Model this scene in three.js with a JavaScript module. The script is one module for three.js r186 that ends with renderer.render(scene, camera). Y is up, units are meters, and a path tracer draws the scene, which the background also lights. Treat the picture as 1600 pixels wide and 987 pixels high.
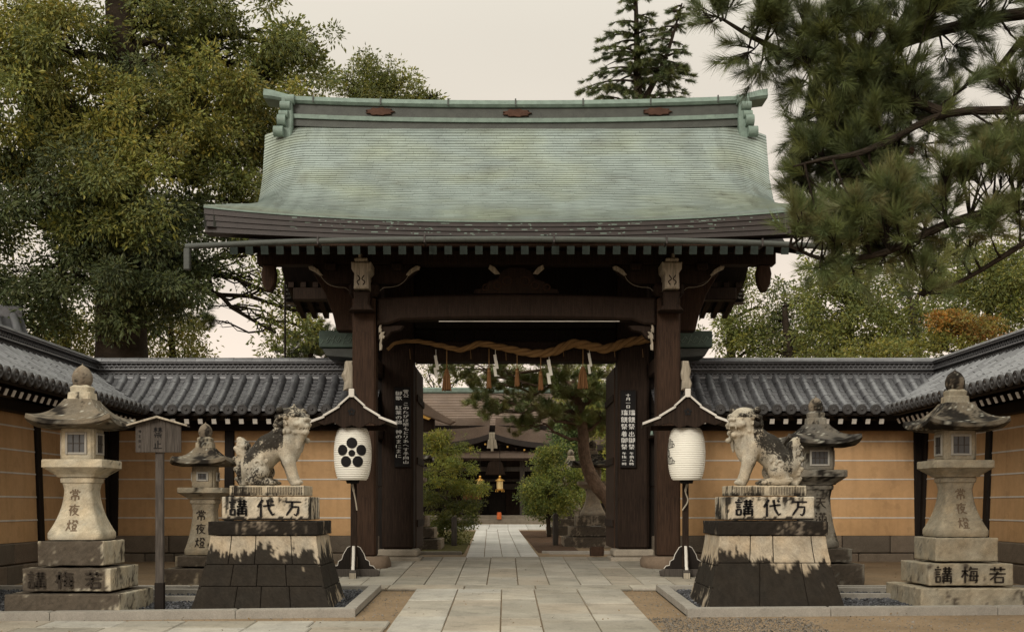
import * as THREE from 'three';
import { mergeGeometries, mergeVertices, toCreasedNormals } from 'three/addons/utils/BufferGeometryUtils.js';
import { createNoise3D } from 'simplex-noise';

// ---------- camera, sky, sun, exposure ----------
const F = 1850, HX = 790, HY = 790, EYE = 1.17;            // focal length and principal point in photograph pixels, eye height in metres
const scene = new THREE.Scene();
const camera = new THREE.PerspectiveCamera(2 * Math.atan(HY / F) * 180 / Math.PI, 1620 / (2 * HY), 0.1, 2000);
camera.position.set(0, EYE, 0);
camera.lookAt(0, EYE, -10);
camera.setViewOffset(1620, 2 * HY, 810 - HX, 0, 1600, 987);  // rising-front lens: verticals stay vertical
camera.updateProjectionMatrix();

const renderer = new THREE.WebGLRenderer({ antialias: true });
renderer.setSize(1024, 631);
renderer.toneMapping = THREE.LinearToneMapping;
renderer.toneMappingExposure = 1.4;
renderer.shadowMap.enabled = true;

function rngOf(seed) { let s = seed | 0; return () => { s = (s + 0x6d2b79f5) | 0; let t = Math.imul(s ^ (s >>> 15), 1 | s); t = (t + Math.imul(t ^ (t >>> 7), 61 | t)) ^ t; return ((t ^ (t >>> 14)) >>> 0) / 4294967296; }; }
const N3 = createNoise3D(rngOf(5));
const fbm = (x, y, z, o = 4) => { let s = 0, a = 0.5, f = 1; for (let i = 0; i < o; i++) { s += a * N3(x * f, y * f, z * f); a *= 0.5; f *= 2.03; } return s; };
const SUN = new THREE.Vector3(-0.5, 0.55, 0.75).normalize();
{ // thin evening overcast: warm cream low down, paler overhead, a broad glow round the veiled sun
  const W = 512, H = 256, d = new Float32Array(W * H * 4), dir = new THREE.Vector3();
  for (let j = 0; j < H; j++) for (let i = 0; i < W; i++) {
    const el = ((j + 0.5) / H - 0.5) * Math.PI, az = ((i + 0.5) / W - 0.5) * 2 * Math.PI;
    dir.set(Math.cos(az) * Math.cos(el), Math.sin(el), Math.sin(az) * Math.cos(el));
    const y = Math.max(0, dir.y), low = Math.exp(-y * 5.5), g = Math.pow(Math.max(0, dir.dot(SUN)), 3) * 0.12;
    const k = 1 + 3.2 * Math.pow(y, 2.8);
    const q = 1 / (y + 0.22), mottle = 1 + 0.085 * fbm(dir.x * q * 0.55 + 3, dir.z * q * 1.5, 1.7, 5);   // thin cloud sheets, seen drawn out towards the horizon
    const c = [0.386 + 0.637 * low, 0.375 + 0.457 * low, 0.328 + 0.37 * low];
    const o = (j * W + i) * 4, below = dir.y < 0 ? 0.35 : 1;
    for (let n = 0; n < 3; n++) d[o + n] = (c[n] * k * mottle + g * [1, 0.95, 0.88][n]) * below;
    d[o + 3] = 1;
  }
  const t = new THREE.DataTexture(d, W, H, THREE.RGBAFormat, THREE.FloatType);
  t.mapping = THREE.EquirectangularReflectionMapping; t.magFilter = THREE.LinearFilter; t.needsUpdate = true;
  scene.background = t; scene.environment = t;
}
const sun = new THREE.DirectionalLight(new THREE.Color(1, 0.93, 0.82), 1.5);
sun.name = 'sun'; sun.position.copy(SUN).multiplyScalar(60); sun.target.position.set(0, 1, -18);
sun.castShadow = true; sun.shadow.radius = 40; sun.shadow.mapSize.set(4096, 4096);
Object.assign(sun.shadow.camera, { left: -30, right: 30, top: 30, bottom: -30, near: 1, far: 140 });
scene.add(sun, sun.target);

// ---------- small tools ----------
const V = (x, y, z) => new THREE.Vector3(x, y, z);
const clamp = THREE.MathUtils.clamp, lerp = THREE.MathUtils.lerp, sstep = THREE.MathUtils.smoothstep;
const at = (px, py, Z) => V((px - HX) / F * Z, EYE + (HY - py) / F * Z, -Z);      // a point seen at a photograph pixel, Z metres ahead
const X = (px, Z) => (px - HX) / F * Z, Y = (py, Z) => EYE + (HY - py) / F * Z;
const R = rngOf(11), rr = (a, b, r = R) => a + (b - a) * r();
// ground: rises gently to the gate, drops a little behind it and rises again to the hall
const gy = (Z) => Z < 6 ? -0.23 : Z < 21 ? 0.0324 * (Z - 13.1) : EYE - 0.9646 + 0.0155 * (clamp(Z, 21.5, 44) - 21.5);

const used = new Map();
const numbered = (n) => { const k = used.get(n) ?? 0; used.set(n, k + 1); return k ? n + '_' + String(k).padStart(3, '0') : n; };
function shadows(m) { m.castShadow = m.receiveShadow = true; return m; }
function thing(name, label, category, pos = [0, 0, 0], turn = 0, group) {
  const o = new THREE.Group(); o.name = numbered(name); o.position.set(...pos); o.rotation.y = turn;
  o.userData = { label, category }; if (group) o.userData.group = group; scene.add(o); return o;
}
function part(name, g, m, parent, label) {
  const o = shadows(new THREE.Mesh(g, m)); o.name = name; parent.add(o); if (label) o.userData.label = label; return o;
}
function stuffPart(name, g, m, parent) { const o = part(name, g, m, parent); o.userData.kind = 'stuff'; return o; }
function structure(name, g, m, label, category) {
  const o = shadows(new THREE.Mesh(g, m)); o.name = numbered(name); o.userData = { kind: 'structure', label, category }; scene.add(o); return o;
}
// uv in metres, projected along each face's main axis
function boxUV(g0) {
  const g = g0.index ? g0.toNonIndexed() : g0, p = g.attributes.position, uv = new Float32Array(p.count * 2), a = V(), b = V(), c = V();
  for (let i = 0; i < p.count; i += 3) {
    a.fromBufferAttribute(p, i); b.fromBufferAttribute(p, i + 1).sub(a); c.fromBufferAttribute(p, i + 2).sub(a); b.cross(c);
    const nx = Math.abs(b.x), ny = Math.abs(b.y), nz = Math.abs(b.z);
    for (let k = 0; k < 3; k++) {
      const x = p.getX(i + k), y = p.getY(i + k), z = p.getZ(i + k);
      uv[(i + k) * 2] = nx > ny && nx > nz ? z : x; uv[(i + k) * 2 + 1] = ny >= nx && ny > nz ? z : y;
    }
  }
  g.setAttribute('uv', new THREE.BufferAttribute(uv, 2)); return g;
}
const merge = (list) => mergeGeometries(list.map((g) => { const h = g.index ? g.toNonIndexed() : g; for (const n of Object.keys(h.attributes)) if (!['position', 'normal', 'uv', 'color'].includes(n)) h.deleteAttribute(n); return h; }));
const move = (g, x, y, z) => g.translate(x, y, z);
function outward(pos) {   // turn every triangle of a convex soup away from its middle
  const n = pos.length / 3; let cx = 0, cy = 0, cz = 0; for (let i = 0; i < n; i++) { cx += pos[i * 3]; cy += pos[i * 3 + 1]; cz += pos[i * 3 + 2]; } cx /= n; cy /= n; cz /= n;
  for (let i = 0; i < pos.length; i += 9) {
    const ax = pos[i + 3] - pos[i], ay = pos[i + 4] - pos[i + 1], az = pos[i + 5] - pos[i + 2], bx_ = pos[i + 6] - pos[i], by = pos[i + 7] - pos[i + 1], bz = pos[i + 8] - pos[i + 2];
    const nx = ay * bz - az * by, ny = az * bx_ - ax * bz, nz = ax * by - ay * bx_;
    if (nx * (pos[i] - cx) + ny * (pos[i + 1] - cy) + nz * (pos[i + 2] - cz) < 0) for (let k = 3; k < 6; k++) { const t = pos[i + k]; pos[i + k] = pos[i + k + 3]; pos[i + k + 3] = t; }
  }
  return pos;
}
// chamfered box, flat normals, 44 triangles
function cbox(w, h, d, c = 0.008) {
  const hx = w / 2, hy = h / 2, hz = d / 2; c = Math.min(c, hx * 0.9, hy * 0.9, hz * 0.9);
  const pos = [], quad = (a, b, e, f) => pos.push(...a, ...b, ...e, ...a, ...e, ...f);
  const P = (sx, sy, sz, ax) => [sx * (hx - (ax === 0 ? 0 : c)), sy * (hy - (ax === 1 ? 0 : c)), sz * (hz - (ax === 2 ? 0 : c))];
  const face = (a, b, e, f, s) => s > 0 ? quad(a, b, e, f) : quad(a, f, e, b);
  for (const s of [1, -1]) {
    face(P(s, -1, 1, 0), P(s, -1, -1, 0), P(s, 1, -1, 0), P(s, 1, 1, 0), s);
    face(P(-1, s, 1, 1), P(1, s, 1, 1), P(1, s, -1, 1), P(-1, s, -1, 1), s);
    face(P(-1, -1, s, 2), P(1, -1, s, 2), P(1, 1, s, 2), P(-1, 1, s, 2), s);
  }
  for (const a of [1, -1]) for (const b of [1, -1]) {
    face(P(a, b, 1, 0), P(a, b, -1, 0), P(a, b, -1, 1), P(a, b, 1, 1), a * b);
    face(P(a, -1, b, 2), P(a, -1, b, 0), P(a, 1, b, 0), P(a, 1, b, 2), a * b);
    face(P(1, a, b, 1), P(1, a, b, 2), P(-1, a, b, 2), P(-1, a, b, 1), -a * b < 0 ? -1 : 1);
    for (const e of [1, -1]) { const t = [P(a, b, e, 0), P(a, b, e, 1), P(a, b, e, 2)]; if (a * b * e < 0) t.reverse(); pos.push(...t[0], ...t[1], ...t[2]); }
  }
  const g = new THREE.BufferGeometry(); g.setAttribute('position', new THREE.Float32BufferAttribute(outward(pos), 3)); g.computeVertexNormals(); return boxUV(g);
}
const bx = (x0, x1, y0, y1, z0, z1, c) => boxUV(move(cbox(x1 - x0, y1 - y0, z1 - z0, c), (x0 + x1) / 2, (y0 + y1) / 2, (z0 + z1) / 2));
// dense box with rounded, slightly uneven edges, for painting stains on
function stoneBox(w, h, d, step = 0.03, r = 0.015, rough = 0.003, seed = 0) {
  const g = new THREE.BoxGeometry(w, h, d, Math.ceil(w / step), Math.ceil(h / step), Math.ceil(d / step)), p = g.attributes.position, v = V(), q = V();
  const hx = w / 2 - r, hy = h / 2 - r, hz = d / 2 - r;
  for (let i = 0; i < p.count; i++) {
    v.fromBufferAttribute(p, i); q.set(clamp(v.x, -hx, hx), clamp(v.y, -hy, hy), clamp(v.z, -hz, hz));
    const n = v.clone().sub(q); const l = n.length(); if (l > 1e-6) v.copy(q).addScaledVector(n.divideScalar(l), r + rough * (fbm(v.x * 9 + seed, v.y * 9, v.z * 9, 3)) - (rough * 1.5));
    p.setXYZ(i, v.x, v.y, v.z);
  }
  return smooth(g);
}
function smooth(g) { const h = g.clone(); for (const n of ['normal', 'uv']) h.deleteAttribute(n); const m = mergeVertices(h, 1e-4); m.computeVertexNormals(); return m; }
function uvd(g) { return boxUV(g); }
function paint(g0, fn) {
  const g = g0, p = g.attributes.position, c = new Float32Array(p.count * 3), seen = new Map();
  for (let i = 0; i < p.count; i++) { const x = p.getX(i), y = p.getY(i), z = p.getZ(i); let k; if (g.index) k = fn(x, y, z); else { const key = Math.round(x * 4e3) + Math.round(y * 4e3) * 65536 + Math.round(z * 4e3) * 4294967296; k = seen.get(key); if (!k) seen.set(key, k = fn(x, y, z)); } c[i * 3] = k[0]; c[i * 3 + 1] = k[1]; c[i * 3 + 2] = k[2]; }
  g.setAttribute('color', new THREE.BufferAttribute(c, 3)); return g;
}
// tapered tube through points
function tube(pts, rad, sides = 7, cap = true) {
  const n = pts.length, pos = [], idx = [], up = V(), t = V(), a = V(), b = V(); let prev = null;
  for (let i = 0; i < n; i++) {
    t.copy(pts[Math.min(i + 1, n - 1)]).sub(pts[Math.max(i - 1, 0)]).normalize();
    if (!prev) { up.set(0, 1, 0); if (Math.abs(t.y) > 0.9) up.set(1, 0, 0); a.crossVectors(t, up).normalize(); } else { a.copy(prev).addScaledVector(t, -prev.dot(t)).normalize(); }
    prev = a.clone(); b.crossVectors(t, a);
    const r = typeof rad === 'function' ? rad(i / (n - 1)) : Array.isArray(rad) ? rad[i] : rad;
    for (let k = 0; k < sides; k++) { const th = k / sides * Math.PI * 2, c = Math.cos(th) * r, s = Math.sin(th) * r; pos.push(pts[i].x + a.x * c + b.x * s, pts[i].y + a.y * c + b.y * s, pts[i].z + a.z * c + b.z * s); }
  }
  for (let i = 0; i < n - 1; i++) for (let k = 0; k < sides; k++) { const k2 = (k + 1) % sides, A = i * sides + k, B = i * sides + k2, C = A + sides, D = B + sides; idx.push(A, C, B, B, C, D); }
  if (cap) for (const e of [0, n - 1]) { const c = pos.length / 3; pos.push(pts[e].x, pts[e].y, pts[e].z); for (let k = 0; k < sides; k++) { const A = e * sides + k, B = e * sides + (k + 1) % sides; e ? idx.push(c, B, A) : idx.push(c, A, B); } }
  const g = new THREE.BufferGeometry(); g.setAttribute('position', new THREE.Float32BufferAttribute(pos, 3)); g.setIndex(idx); g.computeVertexNormals(); 
  const uv = new Float32Array(pos.length / 3 * 2); let len = 0; for (let i = 0; i < n; i++) { if (i) len += pts[i].distanceTo(pts[i - 1]); for (let k = 0; k < sides; k++) { uv[(i * sides + k) * 2] = k / sides * 0.6; uv[(i * sides + k) * 2 + 1] = len; } }
  g.setAttribute('uv', new THREE.BufferAttribute(uv, 2)); return g;
}
const curve = (list, n) => new THREE.CatmullRomCurve3(list).getPoints(n);
// surface from a grid of points: rows x columns
function gridSurface(nu, nv, fn, closeU = false) {
  const pos = [], uv = [], idx = [];
  for (let j = 0; j <= nv; j++) for (let i = 0; i <= nu; i++) { const p = fn(i / nu, j / nv); pos.push(p.x, p.y, p.z); uv.push(i / nu, j / nv); }
  for (let j = 0; j < nv; j++) for (let i = 0; i < nu; i++) { const a = j * (nu + 1) + i, b = a + 1, c = a + nu + 1, d = c + 1; idx.push(a, b, c, b, d, c); }
  const g = new THREE.BufferGeometry(); g.setAttribute('position', new THREE.Float32BufferAttribute(pos, 3)); g.setAttribute('uv', new THREE.Float32BufferAttribute(uv, 2)); g.setIndex(idx); g.computeVertexNormals(); return g;
}
// flat outline in xy, extruded along z, with a small bevel
function plate(points, depth, bevel = 0.006, z = 0) {
  const s = new THREE.Shape(points.map(([x, y]) => new THREE.Vector2(x, y)));
  const g = new THREE.ExtrudeGeometry(s, { depth: depth - 2 * bevel, bevelEnabled: bevel > 0, bevelSize: bevel, bevelThickness: bevel, bevelSegments: 1, bevelOffset: -bevel, curveSegments: 6 });
  return boxUV(move(g, 0, 0, z - depth / 2 + bevel));
}
// paving piece on the sloping ground: outline of [x, Z] corners (any order round), top above the ground, thickness
function paver(poly, top = 0.012, thick = 0.08, ch = 0.006, yOf = gy) {
  let area = 0; poly.forEach(([x, z], i) => { const [u, w] = poly[(i + 1) % poly.length]; area += x * w - u * z; });
  const q = area > 0 ? poly : [...poly].reverse(), n = q.length, cx = q.reduce((s, a) => s + a[0], 0) / n, cz = q.reduce((s, a) => s + a[1], 0) / n;
  const ring = (inset, y) => q.map(([x, z]) => { const l = Math.hypot(x - cx, z - cz), k = 1 - inset * 1.4 / l; const X1 = cx + (x - cx) * k, Z1 = cz + (z - cz) * k; return [X1, yOf(Z1) + y, -Z1]; });
  const A = ring(ch, top), B = ring(0, top - ch), C = ring(0, top - thick), pos = [];
  for (let i = 1; i < n - 1; i++) pos.push(...A[0], ...A[i], ...A[i + 1]);
  const band = (L, M) => { for (let i = 0; i < n; i++) { const j = (i + 1) % n; pos.push(...L[i], ...M[i], ...M[j], ...L[i], ...M[j], ...L[j]); } };
  band(A, B); band(B, C);
  const g = new THREE.BufferGeometry(); g.setAttribute('position', new THREE.Float32BufferAttribute(outward(pos), 3)); g.computeVertexNormals();
  return boxUV(g);
}
// closed distance field -> mesh (surface nets)
function netMesh(f, lo, hi, cell) {
  const n = [0, 1, 2].map((k) => Math.ceil((hi[k] - lo[k]) / cell) + 1), [nx, ny, nz] = n, val = new Float32Array(nx * ny * nz), id = (i, j, k) => (k * ny + j) * nx + i;
  const B = 5, reach = cell * B * 0.9 + 0.012;   // blocks that lie wholly inside or outside are filled at once
  for (let k = 0; k < nz; k += B) for (let j = 0; j < ny; j += B) for (let i = 0; i < nx; i += B) {
    const h = (B - 1) / 2, cx = lo[0] + (i + h) * cell, cy = lo[1] + (j + h) * cell, cz = lo[2] + (k + h) * cell, near = f.near(cx, cy, cz, reach), m = near(cx, cy, cz), far = m > reach * 1.6 || m < -reach * 1.6;
    for (let c = k; c < Math.min(nz, k + B); c++) for (let b = j; b < Math.min(ny, j + B); b++) for (let a = i; a < Math.min(nx, i + B); a++) val[id(a, b, c)] = far ? m : near(lo[0] + a * cell, lo[1] + b * cell, lo[2] + c * cell);
  }
  const vert = new Int32Array(nx * ny * nz).fill(-1), pos = [], idx = [];
  for (let k = 0; k < nz - 1; k++) for (let j = 0; j < ny - 1; j++) for (let i = 0; i < nx - 1; i++) {
    let c = 0, sx = 0, sy = 0, sz = 0;
    const edge = (a, b, ax, ay, az, bx_, by, bz) => { if (a < 0 !== b < 0) { const t = a / (a - b); sx += ax + (bx_ - ax) * t; sy += ay + (by - ay) * t; sz += az + (bz - az) * t; c++; } };
    const v = (a, b, d) => val[id(i + a, j + b, k + d)];
    for (let a = 0; a < 2; a++) for (let b = 0; b < 2; b++) { edge(v(0, a, b), v(1, a, b), 0, a, b, 1, a, b); edge(v(a, 0, b), v(a, 1, b), a, 0, b, a, 1, b); edge(v(a, b, 0), v(a, b, 1), a, b, 0, a, b, 1); }
    if (c) { vert[id(i, j, k)] = pos.length / 3; pos.push(lo[0] + (i + sx / c) * cell, lo[1] + (j + sy / c) * cell, lo[2] + (k + sz / c) * cell); }
  }
  for (let k = 1; k < nz - 1; k++) for (let j = 1; j < ny - 1; j++) for (let i = 1; i < nx - 1; i++) {
    const a = val[id(i, j, k)];
    const q = (b, p0, p1, p2, p3) => { if (a < 0 === b < 0) return; if (a < 0) idx.push(p0, p1, p2, p0, p2, p3); else idx.push(p0, p2, p1, p0, p3, p2); };
    q(val[id(i + 1, j, k)], vert[id(i, j - 1, k - 1)], vert[id(i, j, k - 1)], vert[id(i, j, k)], vert[id(i, j - 1, k)]);
    q(val[id(i, j + 1, k)], vert[id(i - 1, j, k - 1)], vert[id(i - 1, j, k)], vert[id(i, j, k)], vert[id(i, j, k - 1)]);
    q(val[id(i, j, k + 1)], vert[id(i - 1, j - 1, k)], vert[id(i, j - 1, k)], vert[id(i, j, k)], vert[id(i - 1, j, k)]);
  }
  const g = new THREE.BufferGeometry(); g.setAttribute('position', new THREE.Float32BufferAttribute(pos, 3)); g.setIndex(idx); g.computeVertexNormals(); return g;
}

// ---------- textures and materials ----------
// tiling noise: value noise on a lattice that wraps
function tileNoise(seed) {
  const r = rngOf(seed), tab = Float32Array.from({ length: 4096 }, r), h = (x, y, p) => tab[(((x % p) + p) % p * 57 + ((y % p) + p) % p * 131 + p * 17) & 4095];
  const one = (x, y, p) => { const i = Math.floor(x), j = Math.floor(y); let u = x - i, v = y - j; u = u * u * (3 - 2 * u); v = v * v * (3 - 2 * v); return lerp(lerp(h(i, j, p), h(i + 1, j, p), u), lerp(h(i, j + 1, p), h(i + 1, j + 1, p), u), v); };
  return (u, v, p, o = 4) => { let s = 0, a = 0.5, t = 0; for (let k = 0; k < o; k++) { s += a * one(u * p, v * p, p); t += a; a *= 0.55; p *= 2; } return s / t; };
}
function tex(size, fn, metres, srgb = false, h = size) {   // fn(u, v) -> [r, g, b] 0..1 or a number
  const d = new Uint8Array(size * h * 4);
  for (let j = 0; j < h; j++) for (let i = 0; i < size; i++) { const c = fn((i + 0.5) / size, (j + 0.5) / h), o = (j * size + i) * 4; for (let k = 0; k < 3; k++) d[o + k] = clamp((c.length ? c[k] : c) * 255, 0, 255); d[o + 3] = 255; }
  const t = new THREE.DataTexture(d, size, h, THREE.RGBAFormat); t.wrapS = t.wrapT = THREE.RepeatWrapping; t.magFilter = THREE.LinearFilter; t.minFilter = THREE.LinearMipmapLinearFilter;
  if (srgb) t.colorSpace = THREE.SRGBColorSpace; t.repeat.set(1 / metres, 1 / metres); t.needsUpdate = true; return t;
}
const tn = tileNoise(3), tn2 = tileNoise(77);
const stoneBump = tex(512, (u, v) => 0.6 * tn(u, v, 16, 4) + 0.4 * tn2(u, v, 90, 2), 0.7);
const stoneSpeck = tex(512, (u, v) => { const a = 0.66 + 0.34 * tn2(u, v, 128, 2) + 0.3 * (tn(u, v, 8, 5) - 0.5); return [a, a * 0.985, a * 0.965]; }, 0.8);
const woodMap = tex(512, (u, v) => { const g = tn(u * 4 % 1, v * 0.25 % 1, 32, 3), s = tn2(u, v, 4, 5), l = 0.42 + 0.75 * Math.pow(g, 1.5) + 0.45 * (s - 0.5); return [l, l * 0.98, l * 0.95]; }, 1.3);
const woodBump = tex(512, (u, v) => tn(u * 4 % 1, v * 0.25 % 1, 32, 3), 1.3);
const plasterMap = tex(512, (u, v) => { const run = tn2(u, v * 0.125 % 1, 40, 3), pat = tn(u, v, 4, 6), a = 0.74 + 0.34 * pat - 0.16 * Math.pow(run, 2) - 0.1 * tn2(u, v, 60, 2) + (tn2(u, v, 14, 4) > 0.66 ? -0.07 : 0), w = tn2(u, v, 3, 5); return [a, a * (0.95 + 0.06 * w), a * (0.87 + 0.2 * w)]; }, 2.7);
const paveMap = tex(1024, (u, v) => { const st = tn(u, v, 7, 6), a = 0.62 + 0.5 * st + 0.22 * (tn2(u, v, 200, 2) - 0.5) - (tn2(u, v, 18, 4) > 0.62 ? 0.1 : 0), w = tn2(u, v, 5, 4); return [a, a * (0.95 + 0.05 * w), a * (0.88 + 0.12 * w)]; }, 2.9);
const fineBump = tex(256, (u, v) => tn(u, v, 48, 3), 0.5);
const soilMap = tex(1024, (u, v) => { const a = 0.62 + 0.5 * (tn(u, v, 6, 6) - 0.3) * 0.7 + 0.3 * (tn2(u, v, 160, 2) - 0.5), w = tn2(u, v, 9, 4); return [a, a * (0.93 + 0.06 * w), a * (0.83 + 0.14 * w)]; }, 3.1);
const soilBump = tex(512, (u, v) => 0.5 * tn(u, v, 20, 4) + 0.5 * tn2(u, v, 110, 2), 1.2);
const barkMap = tex(512, (u, v) => { const a = 0.45 + 0.9 * Math.pow(tn(u, v * 0.5 % 1, 24, 4), 1.6) * (0.7 + 0.5 * tn2(u, v, 6, 3)); return [a, a * 0.95, a * 0.88]; }, 1.0);
const barkBump = tex(512, (u, v) => Math.pow(tn(u, v * 0.5 % 1, 24, 4), 1.3), 1.0);
const tileMap = tex(512, (u, v) => { const a = 0.66 + 0.55 * tn(u, v, 10, 5) - 0.25 * Math.pow(tn2(u, v, 30, 3), 2); return [a, a, a * 1.02]; }, 1.1);
const lin = (r, g, b) => new THREE.Color().setRGB(r, g, b);
const M = {};
const std = (o) => new THREE.MeshPhysicalMaterial({ roughness: 0.85, metalness: 0, specularIntensity: (o.roughness ?? 0.85) >= 0.65 ? 0.25 : 1, ...o });
const grain = { map: stoneSpeck, bumpMap: stoneBump, bumpScale: 0.006 };
M.stone = std({ color: lin(0.33, 0.29, 0.235), roughness: 0.9, ...grain });
M.paintedStone = std({ vertexColors: true, roughness: 0.92, ...grain });
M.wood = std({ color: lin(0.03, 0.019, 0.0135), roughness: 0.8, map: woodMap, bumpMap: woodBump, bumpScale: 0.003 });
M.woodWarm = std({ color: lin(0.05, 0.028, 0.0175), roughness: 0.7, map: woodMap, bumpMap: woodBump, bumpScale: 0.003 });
M.woodBlack = std({ color: lin(0.017, 0.0125, 0.010), roughness: 0.65, map: woodMap, bumpMap: woodBump, bumpScale: 0.002 });
M.woodGrey = std({ color: lin(0.095, 0.083, 0.074), roughness: 0.85, map: woodMap, bumpMap: woodBump, bumpScale: 0.004 });
M.white = std({ color: lin(0.66, 0.63, 0.57), roughness: 0.75, map: plasterMap });
M.agedWhite = std({ color: lin(0.46, 0.41, 0.33), roughness: 0.8, map: woodMap });
M.plaster = std({ color: lin(0.53, 0.335, 0.17), roughness: 0.93, map: plasterMap, bumpMap: fineBump, bumpScale: 0.0015 });
M.copper = std({ vertexColors: true, roughness: 0.62, bumpMap: fineBump, bumpScale: 0.0015 });
M.copperPlain = std({ color: lin(0.16, 0.22, 0.18), roughness: 0.6, map: tileMap, bumpMap: fineBump, bumpScale: 0.002 });
M.copperDark = std({ color: lin(0.05, 0.056, 0.046), roughness: 0.6, map: tileMap, bumpMap: fineBump, bumpScale: 0.002 });
M.copperBrown = std({ color: lin(0.03, 0.0215, 0.0185), roughness: 0.6, map: tileMap, bumpMap: fineBump, bumpScale: 0.002 });
M.copperRust = std({ color: lin(0.085, 0.046, 0.032), roughness: 0.8, map: tileMap });
M.tile = std({ color: lin(0.155, 0.157, 0.163), metalness: 0.35, roughness: 0.4, ior: 1.7, map: tileMap, bumpMap: fineBump, bumpScale: 0.001 });
M.tile2 = std({ color: lin(0.1, 0.1, 0.105), metalness: 0.3, roughness: 0.44, ior: 1.7, map: tileMap, bumpMap: fineBump, bumpScale: 0.001 });
M.tileDark = std({ color: lin(0.05, 0.047, 0.045), roughness: 0.6, map: tileMap });
M.paper = new THREE.MeshPhysicalMaterial({ color: lin(0.88, 0.85, 0.76), roughness: 0.8, transmission: 0.2, thickness: 0 });
M.ink = std({ color: lin(0.012, 0.011, 0.011), roughness: 0.8 });
M.carved = std({ color: lin(0.035, 0.028, 0.022), roughness: 0.95 });
M.chalk = std({ color: lin(0.7, 0.69, 0.66), roughness: 0.9 });
M.rope = std({ color: lin(0.34, 0.205, 0.09), roughness: 0.95, map: woodMap, bumpMap: woodBump, bumpScale: 0.004 });
M.straw = std({ color: lin(0.27, 0.14, 0.062), roughness: 0.95, map: woodMap });
M.gold = std({ color: lin(0.75, 0.45, 0.12), roughness: 0.35, metalness: 0.8 });
M.bark = std({ color: lin(0.042, 0.033, 0.025), roughness: 0.95, map: barkMap, bumpMap: barkBump, bumpScale: 0.03 });
M.barkRed = std({ color: lin(0.2, 0.14, 0.105), roughness: 0.95, map: barkMap, bumpMap: barkBump, bumpScale: 0.03 });
M.soil = std({ color: lin(0.3, 0.225, 0.15), roughness: 0.98, map: soilMap, bumpMap: soilBump, bumpScale: 0.008 });
M.cypressBark = std({ color: lin(0.25, 0.195, 0.165), roughness: 0.95, map: soilMap, bumpMap: fineBump, bumpScale: 0.01 });
M.faintCarved = std({ color: lin(0.15, 0.11, 0.075), roughness: 0.95 });
M.capGreen = std({ color: lin(0.032, 0.042, 0.036), roughness: 0.7, map: tileMap });
M.window = std({ color: lin(0.05, 0.05, 0.05), roughness: 0.3 });
// ---------- ground ----------
{
  const zs = [-60, 0, 6, 8, 10, 11, 12, 13, 14, 15, 16, 17, 18, 19, 20, 20.98, 21.02, 21.5, 23, 26, 30, 36, 44, 60, 100, 200, 600], xs = [-400, -60, -20, -10, -5, 0, 5, 10, 20, 60, 400], pos = [], idx = [];
  for (const z of zs) for (const x of xs) pos.push(x, (z > 20.97 && z < 21.01 ? gy(20.9) : gy(z)) - 0.02, -z);
  for (let j = 0; j < zs.length - 1; j++) for (let i = 0; i < xs.length - 1; i++) { const a = j * xs.length + i, b = a + 1, c = a + xs.length, d = c + 1; idx.push(a, b, c, b, d, c); }
  const g = new THREE.BufferGeometry(); g.setAttribute('position', new THREE.Float32BufferAttribute(pos, 3)); g.setIndex(idx); g.computeVertexNormals();
  structure('ground', boxUV(g), M.soil, 'sandy brown soil around the gate', 'ground');
}
const granite = [[0.34, 0.32, 0.275], [0.39, 0.365, 0.315], [0.31, 0.29, 0.245], [0.35, 0.315, 0.26], [0.4, 0.385, 0.345]].map(([r, g, b]) => std({ color: lin(r, g, b), roughness: 0.8, map: paveMap, bumpMap: stoneBump, bumpScale: 0.007 }));
const paleGranite = [[0.52, 0.51, 0.48], [0.48, 0.465, 0.44], [0.56, 0.545, 0.52]].map(([r, g, b]) => std({ color: lin(r, g, b), roughness: 0.85, ...grain, bumpScale: 0.004 }));
M.kerb = std({ color: lin(0.32, 0.3, 0.265), roughness: 0.85, ...grain });
function paved(name, label, category) { const o = new THREE.Group(); o.name = numbered(name); o.userData = { kind: 'structure', label, category }; scene.add(o); return o; }
const rect = (x0, x1, z0, z1) => [[x0, z0], [x1, z0], [x1, z1], [x0, z1]];
const gap = 0.006;
// approach path: five columns of granite slabs with running joints
{
  const o = paved('approach_path', 'grey granite slab path leading up to the gate', 'path'), r = rngOf(21);
  part('bedding', paver(rect(-1.165, 1.505, 8, 15.44), -0.006, 0.06), M.soil, o);
  const cols = [-1.165, -0.62, -0.05, 0.37, 0.93, 1.505];
  for (let c = 0; c < 5; c++) {
    let z = 8 + r() * 0.6, first = 8;
    while (first < 15.43) { z = first + 0.55 + r() * 0.65; if (z > 15.0) z = 15.44; part('slab', paver(rect(cols[c] + gap, cols[c + 1] - gap, first + gap, z - gap), 0.008 + r() * 0.008, 0.05, 0.007), granite[Math.floor(r() * 5)], o); first = z; }
  }
}
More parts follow.
